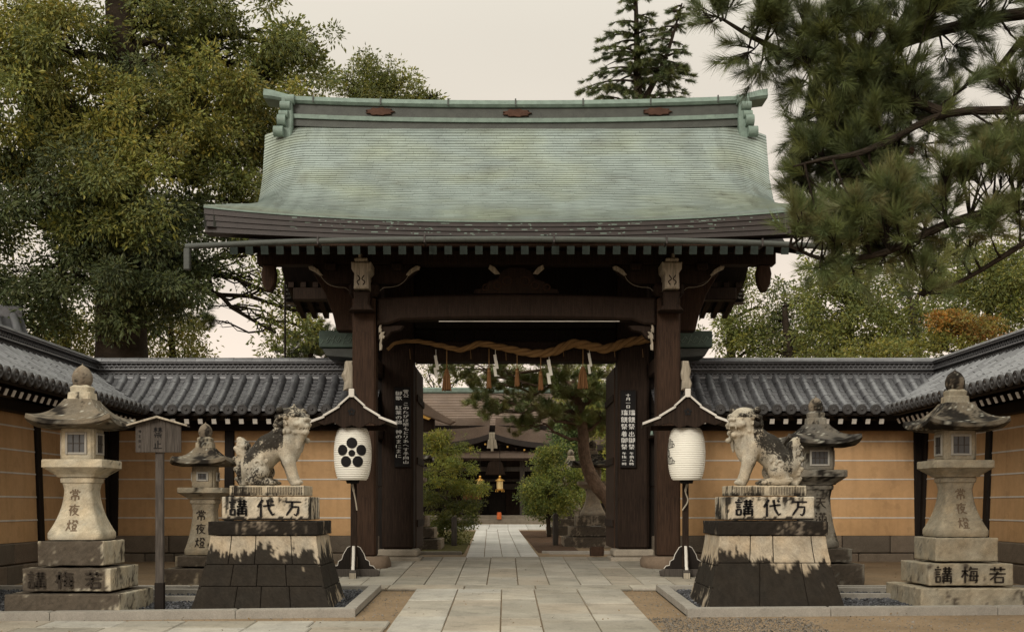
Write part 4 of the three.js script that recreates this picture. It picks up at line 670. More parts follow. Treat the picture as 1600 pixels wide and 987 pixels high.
  const nk = S.neck, nh = S.neckH; stonePart('finial_base', loft([[0, nk * 1.02], [nh * 0.5, nk * 0.98], [nh * 0.55, nk * 0.8], [nh * 0.85, nk * 0.86], [nh, nk * 0.6]], { round: 0.1, power: S.power ?? 0 }).translate(0, y, 0), weather(base, -0.12, seed + 60), o); y += nh - 0.01;
  const br = S.ball, fin = []; for (let i = 0; i <= 16; i++) { const t = i / 16; fin.push([t * br * 2.1, br * 0.98 * Math.pow(Math.sin(Math.PI * (0.22 + 0.78 * t)), 0.62) * (t > 0.85 ? 1 - 0.5 * (t - 0.85) / 0.15 : 1)]); } fin[16][1] = 0.004; fin.push([br * 2.25, 0.003]);
  stonePart('finial', loft(fin, { power: 2, round: 0, per: 8, sub: 0.02 }).translate(0, y, 0), weather([0.2, 0.165, 0.125], 0.06, seed + 70, 0.6), o);
  return o;
}
M.lattice = std({ color: lin(0.36, 0.34, 0.3), roughness: 0.8 });
const bigLantern = (seed, d, extra) => ({ seed, steps: [[1.25, 0.25, d + 0.06], [0.98, 0.27, d + 0.06], [0.74, 0.29, d]], shaft: [0.3, 0.155, 0.69], plate: [0.35, 0.19], box: [0.19, 0.345, 0.105], winH: 1.05, bars: 3, roof: [0.47, 0.33, 0.07], neck: 0.13, neckH: 0.17, ball: 0.115, text: '常夜燈', ...extra });
const frontL = stoneLantern('large pale stone lantern on stepped base before the left wall', [-4.73, gy(12.7), -13.22], bigLantern(3, 0.3, { faint: true, shaftDark: -0.46, plateDark: -0.36, boxDark: -0.42, color: [0.52, 0.465, 0.355] }));
const frontR = stoneLantern('large grey-brown stone lantern on stepped base before the right wall', [5.27, gy(13.25), -13.87], bigLantern(130, -0.2, { faint: true, textX: 0.0, shaftDark: -0.42, roofDark: 0.12, color: [0.36, 0.315, 0.235], steps: [[1.25, 0.25, -0.22], [0.98, 0.27, -0.24], [0.74, 0.29, -0.3]] }));
for (const [o, y, dark] of [[frontL, 0.5, 1], [frontR, 0.5, 1]]) { // three big characters, read right to left, cut into the middle step
  const blk = o.children[1]; inscribe([['講', -0.43, 0, 0.21, 0.2], ['梅', -0.12, 0, 0.2, 0.2], ['若', 0.19, 0, 0.21, 0.2]], (u, v) => V(u, 0.485 - v, 0.494), 12, M.carved, blk);
}
stoneLantern('slender stone lantern standing behind the left guardian statue', [-4.25, gy(16.6), -16.75], { seed: 40, steps: [[0.95, 0.2, 0.3], [0.7, 0.17, 0.2]], shaft: [0.25, 0.15, 0.78], plate: [0.33, 0.16], box: [0.17, 0.3, 0.07], winH: 0.75, bars: 3, boxPower: 5, roof: [0.44, 0.26, 0.06], roofPower: 5, neck: 0.12, neckH: 0.17, ball: 0.1, text: '常夜燈', textSize: 0.15, textTop: 0.15, shaftDark: -0.2, roofDark: 0.08, color: [0.33, 0.285, 0.21] });
stoneLantern('dark mossy stone lantern standing behind the right guardian statue', [4.22, gy(15.9), -16.1], { seed: 77, steps: [[1.05, 0.32, 0.3], [0.8, 0.2, 0.24]], shaft: [0.27, 0.17, 0.84], plate: [0.37, 0.2], plateDark: 0.06, box: [0.21, 0.31, 0.12], winH: 0.8, bars: 4, roof: [0.5, 0.31, 0.09], neck: 0.13, neckH: 0.19, ball: 0.1, text: '天満宮', textSize: 0.16, textTop: 0.16, textX: 0.02, power: 6, shaftDark: 0.02, roofDark: 0.14, boxDark: -0.2, color: [0.22, 0.2, 0.165], roofColor: [0.11, 0.1, 0.085] });

// ---------- pedestals of the guardian statues ----------
function pedestal(label, pos, seed, rowsOf, bandY) {
  const o = thing('statue_pedestal', label, 'pedestal', pos, 0, 'pedestals of the guardian statues'), wB = 1.55, wT = 1.19, dB = 1.34, dT = 0.98, H = 0.83;
  const half = (b, t, y) => lerp(t, b, Math.pow(1 - clamp(y / H, 0, 1), 1.35)) / 2;
  // core
  part('core', boxUV(gridSurface(4, 8, (u, v) => { const y = v * H - 0.05, a = Math.round(u * 4) % 4, w = half(wB, wT, y) - 0.03, d = half(dB, dT, y) - 0.03; return [V(-w, y, d), V(w, y, d), V(w, y, -d), V(-w, y, -d)][a]; })), M.carved, o);
  const base = [0.42, 0.355, 0.265], wet = (x, y, z) => { const edge = bandY + 0.05 + 0.26 * fbm(x * 1.7 + seed, 0, z * 1.7, 3) + 0.16 * fbm(x * 11 + seed, y * 2, z * 11, 4); const corner = sstep(Math.abs(x), 0.58, 0.76) * sstep(0.45 - y, 0.05, 0.35) * (0.42 + 0.3 * fbm(x * 7, y, z * 7 + seed, 2)) * (x * (seed > 50 ? -1 : 1) > 0 ? 1.25 : 0.5); return (y < edge ? clamp((edge - y) * 9, 0, 0.95) + 0.35 * fbm(x * 16 + seed, y * 0.8, z * 16, 3) : clamp((edge - y) * 5, -0.6, 0)) + (y > edge ? 0.12 + 0.6 * fbm(x * 12 + seed, y * 0.9, z * 12, 4) : 0) - corner * 1.3; };
  const col = weather(base, wet, seed, 0.55, 0);
  for (let f = 0; f < 4; f++) {
    const a = f * Math.PI / 2, W = (y) => f % 2 ? half(dB, dT, y) : half(wB, wT, y), D = (y) => f % 2 ? half(wB, wT, y) : half(dB, dT, y);
    for (const [u0, u1, v0, v1, sag0, sag1] of rowsOf(f)) {
      const nu = 18, nv = 14, inset = 0.0045;
      const g = gridSurface(nu + 4, nv + 4, (uu, vv) => {
        const i = uu * (nu + 4), j = vv * (nv + 4), bu = i < 2 ? (2 - i) / 2 : i > nu + 2 ? (i - nu - 2) / 2 : 0, bv = j < 2 ? (2 - j) / 2 : j > nv + 2 ? (j - nv - 2) / 2 : 0;
        const u = lerp(u0, u1, clamp((i - 2) / nu, 0, 1)), v = lerp(v0 + (sag0 || 0) * Math.sin(u * 3.14), v1 + (sag1 || 0) * Math.sin(u * 3.14), clamp((j - 2) / nv, 0, 1));
        const y = clamp(v, 0, 1) * H - (v0 === 0 ? 0.04 * (1 - clamp((j - 2) / nv, 0, 1)) : 0), w = W(y), d = D(y), edge = Math.max(bu, bv);
        let x = lerp(-w, w, u); x += (i < 2 ? (u0 === 0 ? 0 : inset) : i > nu + 2 ? (u1 === 1 ? 0 : -inset) : 0) + (i <= 2 && u0 > 0 ? inset : 0) - (i >= nu + 2 && u1 < 1 ? inset : 0);
        const yy = y + (j <= 2 && v0 > 0 ? inset : 0) - (j >= nv + 2 && v1 < 1 ? inset : 0);
        const z = d - 0.022 * edge * edge + 0.004 * fbm(x * 8 + seed, yy * 8, f, 3);
        return V(x, yy, z);
      }).rotateY(a);
      const h = smooth(g); stonePart('facing_stone', h, col, o);
    }
  }
  stonePart('cap_slab', move(stoneBox(1.25, 0.172, 1.04, 0.024, 0.014, 0.006, seed), 0, H + 0.087, 0), weather([0.2, 0.165, 0.125], 0.5, seed + 5, 0.8, 0), o);
  const blk = stonePart('inscribed_block', move(stoneBox(1.0, 0.275, 0.8, 0.02, 0.012, 0.004, seed + 9), 0, 1.003 + 0.1375, 0), weather([0.52, 0.46, 0.36], (x, y, z) => Math.abs(x) > 0.49 ? 0.3 : y < 1.035 + 0.03 * fbm(x * 9 + seed, 0, 0, 3) ? 0.8 : y > 1.24 ? 0.02 : -0.33 + 0.42 * sstep(y, 1.12, 1.27), seed + 12, 1.1, 0), o);
  inscribe([['講', -0.42, 0, 0.22, 0.2], ['代', -0.1, 0, 0.22, 0.21], ['万', 0.22, 0, 0.2, 0.2]], (u, v) => V(u, 1.25 - v, 0.405), 12.5, M.ink, blk);
  // fluted plinth
  const pl = stonePart('plinth', move(stoneBox(0.86, 0.128, 0.62, 0.016, 0.01, 0.004, seed + 30), 0, 1.278 + 0.064, 0), weather([0.46, 0.4, 0.3], (x, y, z) => y < 1.31 ? 0.12 : -0.2, seed + 33, 1.2, 0), o);
  const fl = []; for (let i = 0; i < 44; i++) { const x = -0.39 + i * 0.0182; if (Math.abs(x + 0.02) < 0.03) continue; fl.push(bx(x - 0.003, x + 0.003, 1.295, 1.385, 0.306, 0.3125, 0.001)); } stuffPart('fluting', merge(fl), M.carved, pl);
  return o;
}
const rowsL = (f) => f === 0 ? [[0, 0.2, 0.62, 1], [0.2, 0.43, 0.62, 1], [0.43, 0.76, 0.62, 1], [0.76, 1, 0.62, 1], [0, 0.25, 0.33, 0.62], [0.25, 0.46, 0.33, 0.62], [0.46, 0.7, 0.33, 0.62], [0.7, 1, 0.33, 0.62], [0, 0.31, 0, 0.33], [0.31, 0.5, 0, 0.33], [0.5, 0.72, 0, 0.33], [0.72, 1, 0, 0.33]] : [[0, 0.34, 0.6, 1], [0.34, 0.66, 0.6, 1], [0.66, 1, 0.6, 1], [0, 0.45, 0.3, 0.6], [0.45, 1, 0.3, 0.6], [0, 0.3, 0, 0.3], [0.3, 0.7, 0, 0.3], [0.7, 1, 0, 0.3]];
const rowsR = (f) => f === 0 ? [[0, 0.29, 0.64, 1], [0.29, 0.5, 0.64, 1], [0.5, 0.86, 0.64, 1], [0.86, 1, 0.64, 1], [0, 0.38, 0.0, 0.64], [0.38, 0.74, 0, 0.64], [0.74, 1, 0, 0.64]] : rowsL(1);
const pedL = pedestal('black-stained battered stone pedestal under the left guardian lion-dog', [-2.72, gy(13.1), -13.77], 12, rowsL, 0.56);
const pedR = pedestal('black-stained battered stone pedestal under the right guardian lion-dog', [3.0, gy(13.1), -13.77], 63, rowsR, 0.56);
// ---------- guardian lion-dogs ----------
// body as one distance field: joints with radii, joined smoothly; the animal looks along +x, head turned towards +z
const smin = (a, b, k) => { const h = Math.max(k - Math.abs(a - b), 0) / k; return Math.min(a, b) - h * h * k * 0.25; };
function guardian(open) {
  const P = [];                                              // [kind, k, ...]
  const cap = (k, a, ra, b, rb) => { const dx = b[0] - a[0], dy = b[1] - a[1], dz = b[2] - a[2], l2 = dx * dx + dy * dy + dz * dz; P.push([k, (x, y, z) => { const px = x - a[0], py = y - a[1], pz = z - a[2], t = clamp((px * dx + py * dy + pz * dz) / l2, 0, 1); return Math.hypot(px - dx * t, py - dy * t, pz - dz * t) - (ra + (rb - ra) * t); }]); };
  const ball = (k, a, r, s = [1, 1, 1]) => P.push([k, (x, y, z) => { const q = Math.hypot((x - a[0]) / s[0], (y - a[1]) / s[1], (z - a[2]) / s[2]); return (q - r) * Math.min(s[0], s[1], s[2]); }]);
  const cut = (k, a, r, s = [1, 1, 1]) => P.push([-k, (x, y, z) => (Math.hypot((x - a[0]) / s[0], (y - a[1]) / s[1], (z - a[2]) / s[2]) - r) * Math.min(...s)]);
  const swirl = (a, n, R0, r, twist = 1) => { for (let i = 0; i < 7; i++) { const t0 = i / 7, t1 = (i + 1) / 7, q = (t) => { const th = twist * t * 5.2, rad = R0 * (1 - 0.75 * t); const c = Math.cos(th) * rad, s = Math.sin(th) * rad; return [a[0] + n[0][0] * c + n[1][0] * s, a[1] + n[0][1] * c + n[1][1] * s, a[2] + n[0][2] * c + n[1][2] * s]; }; cap(0.006, q(t0), r, q(t1), r * 0.9); } };
  // trunk: deep chest, sloping back, rump on the ground
  cap(0.06, [0.11, 0.5, 0], 0.165, [-0.02, 0.43, 0], 0.16); cap(0.06, [-0.02, 0.43, 0], 0.155, [-0.2, 0.22, 0], 0.175); ball(0.05, [0.2, 0.46, 0.0], 0.145, [0.95, 1.15, 1]); ball(0.04, [0.2, 0.36, 0], 0.115, [0.85, 1, 1]);
  for (const s of [-1, 1]) {
    const fx = s > 0 ? 0.02 : -0.04;
    cap(0.04, [0.15, 0.46, s * 0.1], 0.095, [0.19 + fx, 0.28, s * 0.12], 0.07); cap(0.025, [0.19 + fx, 0.28, s * 0.12], 0.068, [0.245 + fx, 0.09, s * 0.12], 0.054); cap(0.02, [0.245 + fx, 0.09, s * 0.12], 0.053, [0.27 + fx, 0.035, s * 0.12], 0.055);
    for (let i = 0; i < 4; i++) ball(0.008, [0.305 + fx + (i === 1 || i === 2 ? 0.012 : 0), 0.032, s * 0.12 + (i - 1.5) * 0.027], 0.023, [1.25, 1.15, 0.85]);
    ball(0.012, [0.2 + fx, 0.3, s * 0.175], 0.022, [1, 1.6, 0.6]);
    cap(0.05, [-0.14, 0.3, s * 0.1], 0.1, [-0.1, 0.16, s * 0.14], 0.1); cap(0.03, [-0.09, 0.15, s * 0.15], 0.075, [-0.19, 0.06, s * 0.15], 0.055); cap(0.02, [-0.19, 0.05, s * 0.155], 0.048, [0.0, 0.038, s * 0.155], 0.043);
    for (let i = 0; i < 4; i++) ball(0.008, [0.035 + (i === 1 || i === 2 ? 0.012 : 0), 0.03, s * 0.155 + (i - 1.5) * 0.024], 0.021, [1.3, 1.1, 0.85]);
    swirl([-0.12, 0.24, s * 0.222], [[1, 0, 0], [0, 1, 0]], 0.05, 0.014); swirl([-0.23, 0.07, s * 0.2], [[1, 0, 0], [0, 1, 0]], 0.035, 0.012, -1);
    for (const [x, y] of [[-0.07, 0.31], [-0.02, 0.28], [-0.17, 0.33]]) ball(0.014, [x, y, s * 0.19], 0.022, [1, 1.3, 0.6]);
  }
  // tail: a flame of lobes rising behind
  cap(0.03, [-0.3, 0.1, 0], 0.07, [-0.33, 0.42, 0], 0.06);
  for (const [x, y, r] of [[-0.385, 0.06, 0.04], [-0.4, 0.17, 0.045], [-0.405, 0.29, 0.047], [-0.395, 0.41, 0.05], [-0.355, 0.51, 0.058]]) for (const z of [-0.055, 0.0, 0.055]) { cap(0.03, [-0.31, y - 0.05, z * 0.8], r * 1.1, [x + 0.01 - (z ? 0 : 0.012), y + 0.02, z], r * 0.6); }
  for (const s of [-1, 1]) for (const y of [0.13, 0.25, 0.37, 0.47]) swirl([-0.345, y, s * 0.085], [[1, 0, 0], [0, 1, 0]], 0.036, 0.012, s);
  // head, turned about 50 degrees towards the viewer
  const H = [0.25, 0.735, 0.02], hs = 1.14, ya = open ? 0.82 : 0.72, c = Math.cos(ya), s = Math.sin(ya), h = (f, u, l) => [H[0] + (f * c - l * s) * hs, H[1] + u * hs, H[2] + (f * s + l * c) * hs];   // f forward, u up, l to its left
  cap(0.06, [0.15, 0.56, 0], 0.15, H, 0.14); ball(0.03, H, 0.155, [1, 1, 1]); ball(0.03, h(-0.03, 0.07, 0), 0.125, [1, 0.75, 1.05]);
  cap(0.025, h(0.07, -0.02, 0), 0.095, h(0.13, -0.03, 0), 0.082);                        // muzzle
  for (const l of [-1, 1]) {
    ball(0.016, h(0.1, 0.06, l * 0.062), 0.045, [1, 0.62, 1.1]);                          // brow
    ball(0.006, h(0.118, 0.026, l * 0.06), 0.026);                                        // eye
    ball(0.016, h(0.125, -0.03, l * 0.065), 0.044, [1, 0.8, 1]);                          // cheek
    ball(0.01, h(0.2, 0.012, l * 0.024), 0.021);                                          // nostril wing
    swirl(h(0.02, -0.03, l * 0.142), [[c, 0, s], [0, 1, 0]], 0.046, 0.015, l); cap(0.012, h(-0.02, 0.05, l * 0.135), 0.03, h(-0.075, 0.0, l * 0.165), 0.02);   // cheek whorl and ear
    cap(0.01, h(0.06, -0.1, l * 0.11), 0.022, h(-0.04, -0.16, l * 0.13), 0.024); swirl(h(-0.03, -0.15, l * 0.13), [[c, 0, s], [0, 1, 0]], 0.042, 0.014, -l);
  }
  ball(0.014, h(0.19, 0.022, 0), 0.036, [1, 0.8, 1.1]);                                    // nose
  cap(0.014, h(0.08, -0.062, -0.07), 0.02, h(0.2, -0.05, 0), 0.022); cap(0.014, h(0.08, -0.062, 0.07), 0.02, h(0.2, -0.05, 0), 0.022);   // upper lip
  if (open) { cut(0.012, h(0.19, -0.083, 0), 0.07, [1.3, 0.42, 1.05]); cap(0.012, h(0.05, -0.125, -0.062), 0.024, h(0.165, -0.135, 0), 0.03); cap(0.012, h(0.05, -0.125, 0.062), 0.024, h(0.165, -0.135, 0), 0.03); for (const l of [-1, 1]) ball(0.003, h(0.185, -0.072, l * 0.036), 0.011, [0.8, 1.7, 0.8]); }
  else { cut(0.004, h(0.2, -0.075, 0), 0.068, [1.35, 0.1, 1.35]); cap(0.012, h(0.06, -0.105, -0.07), 0.026, h(0.18, -0.108, 0), 0.034); cap(0.012, h(0.06, -0.105, 0.07), 0.026, h(0.18, -0.108, 0), 0.034); for (let i = -3; i <= 3; i++) ball(0.002, h(0.205 - 0.006 * i * i, -0.076, i * 0.021), 0.0105, [0.8, 1, 0.9]); cap(0.02, h(-0.01, 0.13, 0), 0.036, h(0.0, 0.185, 0), 0.008); }
  cap(0.02, h(0.11, -0.14, 0), 0.05, h(0.07, -0.25, 0), 0.03);                             // beard
  // mane: rows of curls down the neck and shoulders, and falling locks
  for (let row = 0; row < 5; row++) for (let i = -4; i <= 4; i++) { const a = i / 4 * 1.75 + (row % 2) * 0.2, up = 0.12 - row * 0.075, rad = 0.145 + row * 0.008, bxk = -Math.cos(a) * rad - 0.012 * row, bz = Math.sin(a) * rad; if (row === 0 && Math.abs(i) > 3) continue; ball(0.007, h(bxk, up, bz), 0.036 - 0.001 * row); }
  for (let i = 0; i < 9; i++) { const a = -1.45 + i * 0.3625, f = -Math.cos(a) * 0.15 - 0.03, l = Math.sin(a) * 0.16; cap(0.01, h(f, -0.15, l), 0.03, h(f - 0.05, -0.29 - 0.02 * (i % 2), l * 1.05), 0.014); }
  const f = (x, y, z) => { let d = 1; for (const [k, fn] of P) { const e = fn(x, y, z); if (k > 0) { if (e < d + k) d = smin(d, e, k); } else d = -smin(-d, e, -k); } return Math.max(d + 0.0016 * N3(x * 60, y * 60, z * 60), -y); };
  f.near = (cx, cy, cz, rad) => { // only the pieces that can matter within this block
    let m = 1; const e = P.map(([k, fn]) => { const d = fn(cx, cy, cz); if (k > 0 && d < m) m = d; return d; }), act = P.filter(([k], i) => k > 0 ? e[i] < m + 2 * rad + k : Math.abs(e[i]) < 2 * rad + 0.03 || e[i] < 0);
    return (x, y, z) => { let d = 1; for (const [k, fn] of act) { const q = fn(x, y, z); if (k > 0) { if (q < d + k) d = smin(d, q, k); } else d = -smin(-d, q, -k); } return Math.max(d + 0.0016 * N3(x * 60, y * 60, z * 60), -y); };
  };
  return netMesh(f, [-0.47, -0.01, -0.26], [0.5, 0.96, 0.29], 0.0085);
}
function placeGuardian(label, open, mirror, pos, seed) {
  let g = guardian(open); if (mirror) { g.scale(-1, 1, 1); const ix = g.index.array; for (let i = 0; i < ix.length; i += 3) { const t = ix[i]; ix[i] = ix[i + 1]; ix[i + 1] = t; } g.computeVertexNormals(); }
  const sg = mirror ? -1 : 1;
  const o = thing('guardian_statue', label, 'statue', pos, 0, 'stone guardian lion-dogs'); g.scale(1.05, 1.0, 1.1);
  // pale stone; black crust grown over the back, mane and crown, with ragged edges
  const col = weather([0.44, 0.395, 0.315], (x0, y, z) => { const x = x0 * sg, face = Math.hypot(x - 0.33, y - 0.7); let a = -0.42; if (y > 0.2 && x < 0.17 && x > -0.3) a = lerp(-0.25, open ? 0.4 : 0.62, sstep(y - 0.2 - 0.5 * (x + 0.2), 0.0, 0.2)) ; if (y > 0.78 && x > 0.1) a = open ? 0.06 : 0.3; if (face < 0.14 && y < 0.76) a = -0.5; if (x > 0.2 && y < 0.55) a = -0.55; if (x < -0.33) a = open ? -0.1 : -0.02; if (x < 0.1 && x > -0.28 && y < 0.2) a = open ? -0.05 : 0.06; return a; }, seed, 0.25, 0.06, [0.017, 0.0145, 0.0125], 0.5);
  stonePart('body', g, col, o);
  return o;
}
placeGuardian('lichen-blackened stone lion-dog with closed mouth and horn, on the left pedestal', false, false, [-2.72, gy(13.1) + 1.405, -13.77], 15);
placeGuardian('pale stone lion-dog with open mouth, on the right pedestal', true, true, [3.02, gy(13.1) + 1.405, -13.77], 44);
// ---------- lantern stands and paper lanterns ----------
GLYPH.pine = '6,34 8,26 16,24 20,14 32,12 40,5 54,6 62,14 74,14 80,24 90,28 88,36|14,33 22,20|26,33 33,16|40,33 44,10|54,33 54,10|66,33 63,18|77,34 73,22|6,34 48,38 88,36|30,38 40,48 44,60|2,66 6,56 14,54 18,46 30,44 38,50 48,50 52,60 58,66|12,64 18,50|26,65 28,48|40,65 38,54|2,66 30,70 58,66|44,66 50,76|10,96 14,84 26,82 32,74 48,72 56,78 72,76 80,86 92,90 90,98|24,95 30,80|38,95 42,76|52,96 52,78|66,96 64,80|80,96 76,86|10,96 50,100 90,98';
function lanternStand(side, pos, label, turn) {
  const o = thing('lantern_stand', label, 'lantern stand', pos, turn, 'roofed lantern stands before the gate'), black = M.woodBlack;
  part('post', bx(-0.045, 0.045, 0.12, 2.45, -0.345, -0.255, 0.008), M.wood, o);
  const foot = part('foot_beam', plate([[-0.37, 0.03], [-0.3, 0.02], [0.3, 0.02], [0.37, 0.03], [0.38, 0.1], [0.3, 0.13], [-0.3, 0.13], [-0.38, 0.1]], 0.1, 0.01, -0.3), M.woodGrey, o);
  part('foot_beam', plate([[-0.37, 0.0], [-0.28, -0.01], [0.28, -0.01], [0.37, 0.0], [0.38, 0.08], [0.3, 0.128], [-0.3, 0.128], [-0.38, 0.08]], 0.1, 0.01, 0).rotateY(Math.PI / 2).translate(0, 0, -0.3), M.woodGrey, o);
  part('end_face', bx(-0.045, 0.045, 0.01, 0.09, 0.078, 0.084, 0.002), M.agedWhite, foot);
  const br = [[0.05, 0.13], [0.31, 0.13], [0.28, 0.17], [0.23, 0.18], [0.22, 0.24], [0.17, 0.27], [0.15, 0.34], [0.09, 0.44], [0.05, 0.46]];
  for (let k = 0; k < 4; k++) {
    const b = part('brace', plate(br, 0.05, 0.006, 0).rotateY(k * Math.PI / 2).translate(0, 0, -0.3), black, o);
    part('white_edge', tube(br.slice(1).map(([x, y]) => V(x, y, 0)), 0.0085, 5).scale(1, 1, 3).rotateY(k * Math.PI / 2).translate(0, 0, -0.3), M.white, b);
  }
  // roof: three lapped boards on each slope with white front edges, ridge running front to back
  const prof = [[0, 2.6], [0.19, 2.43], [0.205, 2.41], [0.4, 2.29], [0.415, 2.265], [0.63, 2.19]];
  for (const s of [-1, 1]) for (let k = 0; k < 3; k++) {
    const [xa, ya] = prof[k * 2], [xb, yb] = prof[k * 2 + 1], a = k ? xa - 0.04 : xa, yA = k ? ya + 0.02 : ya, th = 0.028;
    const b = part('roof_board', plate([[s * a, yA], [s * xb, yb], [s * xb, yb + th], [s * a, yA + th]], 0.98, 0.004, -0.12), M.woodGrey, o);
    part('white_edge', plate([[s * a, yA - 0.012], [s * xb, yb - 0.012], [s * xb, yb + th - 0.004], [s * a, yA + th - 0.004]], 0.014, 0.003, 0.379), M.white, b);
  }
  part('ridge_pole', bx(-0.05, 0.05, 2.585, 2.66, -0.63, 0.375, 0.01), M.woodGrey, o);
  part('ridge_end', bx(-0.038, 0.038, 2.56, 2.68, 0.377, 0.398, 0.006), M.white, o);
  part('gable_board', plate([[-0.5, 2.215], [-0.38, 2.17], [-0.25, 2.21], [-0.12, 2.13], [0, 2.17], [0.12, 2.13], [0.25, 2.21], [0.38, 2.17], [0.5, 2.215], [0.38, 2.28], [0.19, 2.41], [0, 2.57], [-0.19, 2.41], [-0.38, 2.28]], 0.04, 0.006, 0.33), M.wood, o);
  for (let k = 0; k < 5; k++) { const a = k / 5 * 6.283 + 1.571; part('plum_petal', new THREE.CylinderGeometry(0.02, 0.02, 0.01, 12).rotateX(Math.PI / 2).translate(Math.cos(a) * 0.035, 2.36 + Math.sin(a) * 0.035, 0.354), M.ink, o); }
  part('beam', bx(-0.04, 0.04, 2.2, 2.3, -0.6, 0.3, 0.008), M.wood, o); part('beam', bx(-0.5, 0.5, 2.14, 2.21, -0.34, -0.26, 0.008), M.wood, o);
  if (side > 0) part('hanging_bell', new THREE.LatheGeometry([[0.001, 0.06], [0.016, 0.055], [0.02, 0.02], [0.028, 0], [0.001, 0.001]].map(([x, y]) => new THREE.Vector2(x, y)), 10).translate(-0.5, 2.04, 0.3), M.copperPlain, o);
  // cord with folded end hanging on the post
  part('cord', tube(curve([V(0.02 * side, 1.36, -0.2), V(-0.005 * side, 1.25, -0.19), V(0.03, 1.12, -0.2), V(0.05 * -side, 0.98, -0.2)], 14), (t) => 0.008 + 0.012 * (t < 0.35 ? 1 : 0.3), 6), M.agedWhite, o);
  // the paper lantern itself hangs under the roof
  const ly = 1.41, lantern = thing('paper_lantern', side < 0 ? 'white paper lantern with black plum-blossom crest hanging left of the gate' : 'white paper lantern with black pine crest hanging right of the gate', 'paper lantern', [0, 0, 0], 0, 'paper lanterns before the gate');
  lantern.position.set(pos[0] + Math.sin(turn) * 0.02, pos[1] + ly, pos[2] + 0.02); lantern.rotation.y = turn;
  const rad = (v) => 0.275 * Math.pow(1 - Math.pow(Math.abs(2 * v - 1), 3.6), 0.5) * 0.62 + 0.275 * 0.38 * (1 - 0.25 * Math.pow(Math.abs(2 * v - 1), 4)), h = 0.74, rib = (v) => 0.0075 * Math.abs(Math.sin(v * Math.PI * 24));
  const rL = (v) => Math.min(0.272, 0.185 + 0.087 * Math.pow(Math.sin(Math.PI * clamp(v, 0, 1)), 0.45));
  const prf = []; for (let i = 0; i <= 216; i++) { const v = i / 216; prf.push(new THREE.Vector2(rL(v) - rib(v), v * h)); }
  const shade = part('paper_shade', new THREE.LatheGeometry(prf, 48), M.paper, lantern);
  part('ring', new THREE.TorusGeometry(0.16, 0.012, 6, 30).rotateX(Math.PI / 2).translate(0, h + 0.006, 0), black, lantern); part('bottom_cap', new THREE.CylinderGeometry(0.1, 0.085, 0.05, 24).translate(0, -0.02, 0), M.ink, lantern); part('bottom_ring', new THREE.CylinderGeometry(0.187, 0.187, 0.014, 30).translate(0, 0.006, 0), M.agedWhite, lantern);
  part('hanger', tube([V(0, h - 0.01, 0), V(0, 2.2 - ly, 0)], 0.012, 6), black, lantern); part('top_bar', bx(-0.16, 0.16, h, h + 0.014, -0.012, 0.012, 0.003), black, lantern);
  const on = (a, y, out = 0.0022) => { const r2 = rL(y / h) + out; return V(Math.sin(a) * r2, y, Math.cos(a) * r2); };
  if (side < 0) {
    const disc = (u0, v0, q) => gridSurface(28, 5, (t, k) => { const r2 = Math.max(0.0005, q * k); return on((u0 + Math.cos(t * 6.2832) * r2) / 0.27, 0.375 + v0 + Math.sin(t * 6.2832) * r2); });
    part('plum_crest', merge([disc(0, 0, 0.047), ...[0, 1, 2, 3, 4].map((k) => { const a = Math.PI / 2 + k * 6.2832 / 5; return disc(Math.cos(a) * 0.148, Math.sin(a) * 0.145, 0.078); })]), M.ink, shade);
  } else part('pine_crest', brush([['pine', -0.2, 0, 0.27, 0.37]], (u, v) => on(-0.95 + u / 0.27 + 0.05, 0.6 - v), 4.2), M.ink, shade);
  return o;
}
lanternStand(-1, [X(551, 16.9), gy(16.9), -16.9], 'dark wooden roofed stand left of the gate opening', 0.08);
lanternStand(1, [X(1073, 16.9), gy(16.9), -16.9], 'dark wooden roofed stand right of the gate opening', -0.1);

// ---------- notice board ----------
{
  const o = thing('notice_board', 'weathered grey wooden notice board on a tall post', 'sign', [X(249, 12.9), gy(12.9), -12.9], 0.05);
  part('post', bx(-0.043, 0.043, -0.05, 1.78, -0.04, 0.03, 0.008), M.woodGrey, o); part('post_foot', bx(-0.05, 0.05, -0.05, 0.34, -0.046, 0.036, 0.006), M.woodBlack, o);
  for (let k = 0; k < 3; k++) { const x0 = -0.245 + k * 0.163, t = (x) => 2.12 - Math.abs(x) * 0.28; const xs = k === 1 ? [x0, 0, x0 + 0.161] : [x0, x0 + 0.161]; part('board', plate([[x0, 1.755], [x0 + 0.161, 1.755], ...xs.reverse().map((x) => [x, t(x)])], 0.03, 0.003, 0.047), M.woodGrey, o); }
  for (const s of [-1, 1]) { part('roof_board', plate([[0, 2.12], [s * 0.32, 2.03], [s * 0.32, 2.05], [0, 2.145]], 0.16, 0.003, 0.05), M.woodGrey, o); part('pale_edge', plate([[0, 2.125], [s * 0.323, 2.034], [s * 0.323, 2.052], [0, 2.148]], 0.01, 0.002, 0.136), M.agedWhite, o); }
  inscribe([['禁', -0.055, 0, 0.1, 0.12], ['止', -0.055, 0.14, 0.1, 0.1], ...column('神宮前止', -0.215, 0.03, 0.032, 0.04, 0.052)], (u, v) => V(u, 2.03 - v, 0.0645), 11, M.ink, o);
}
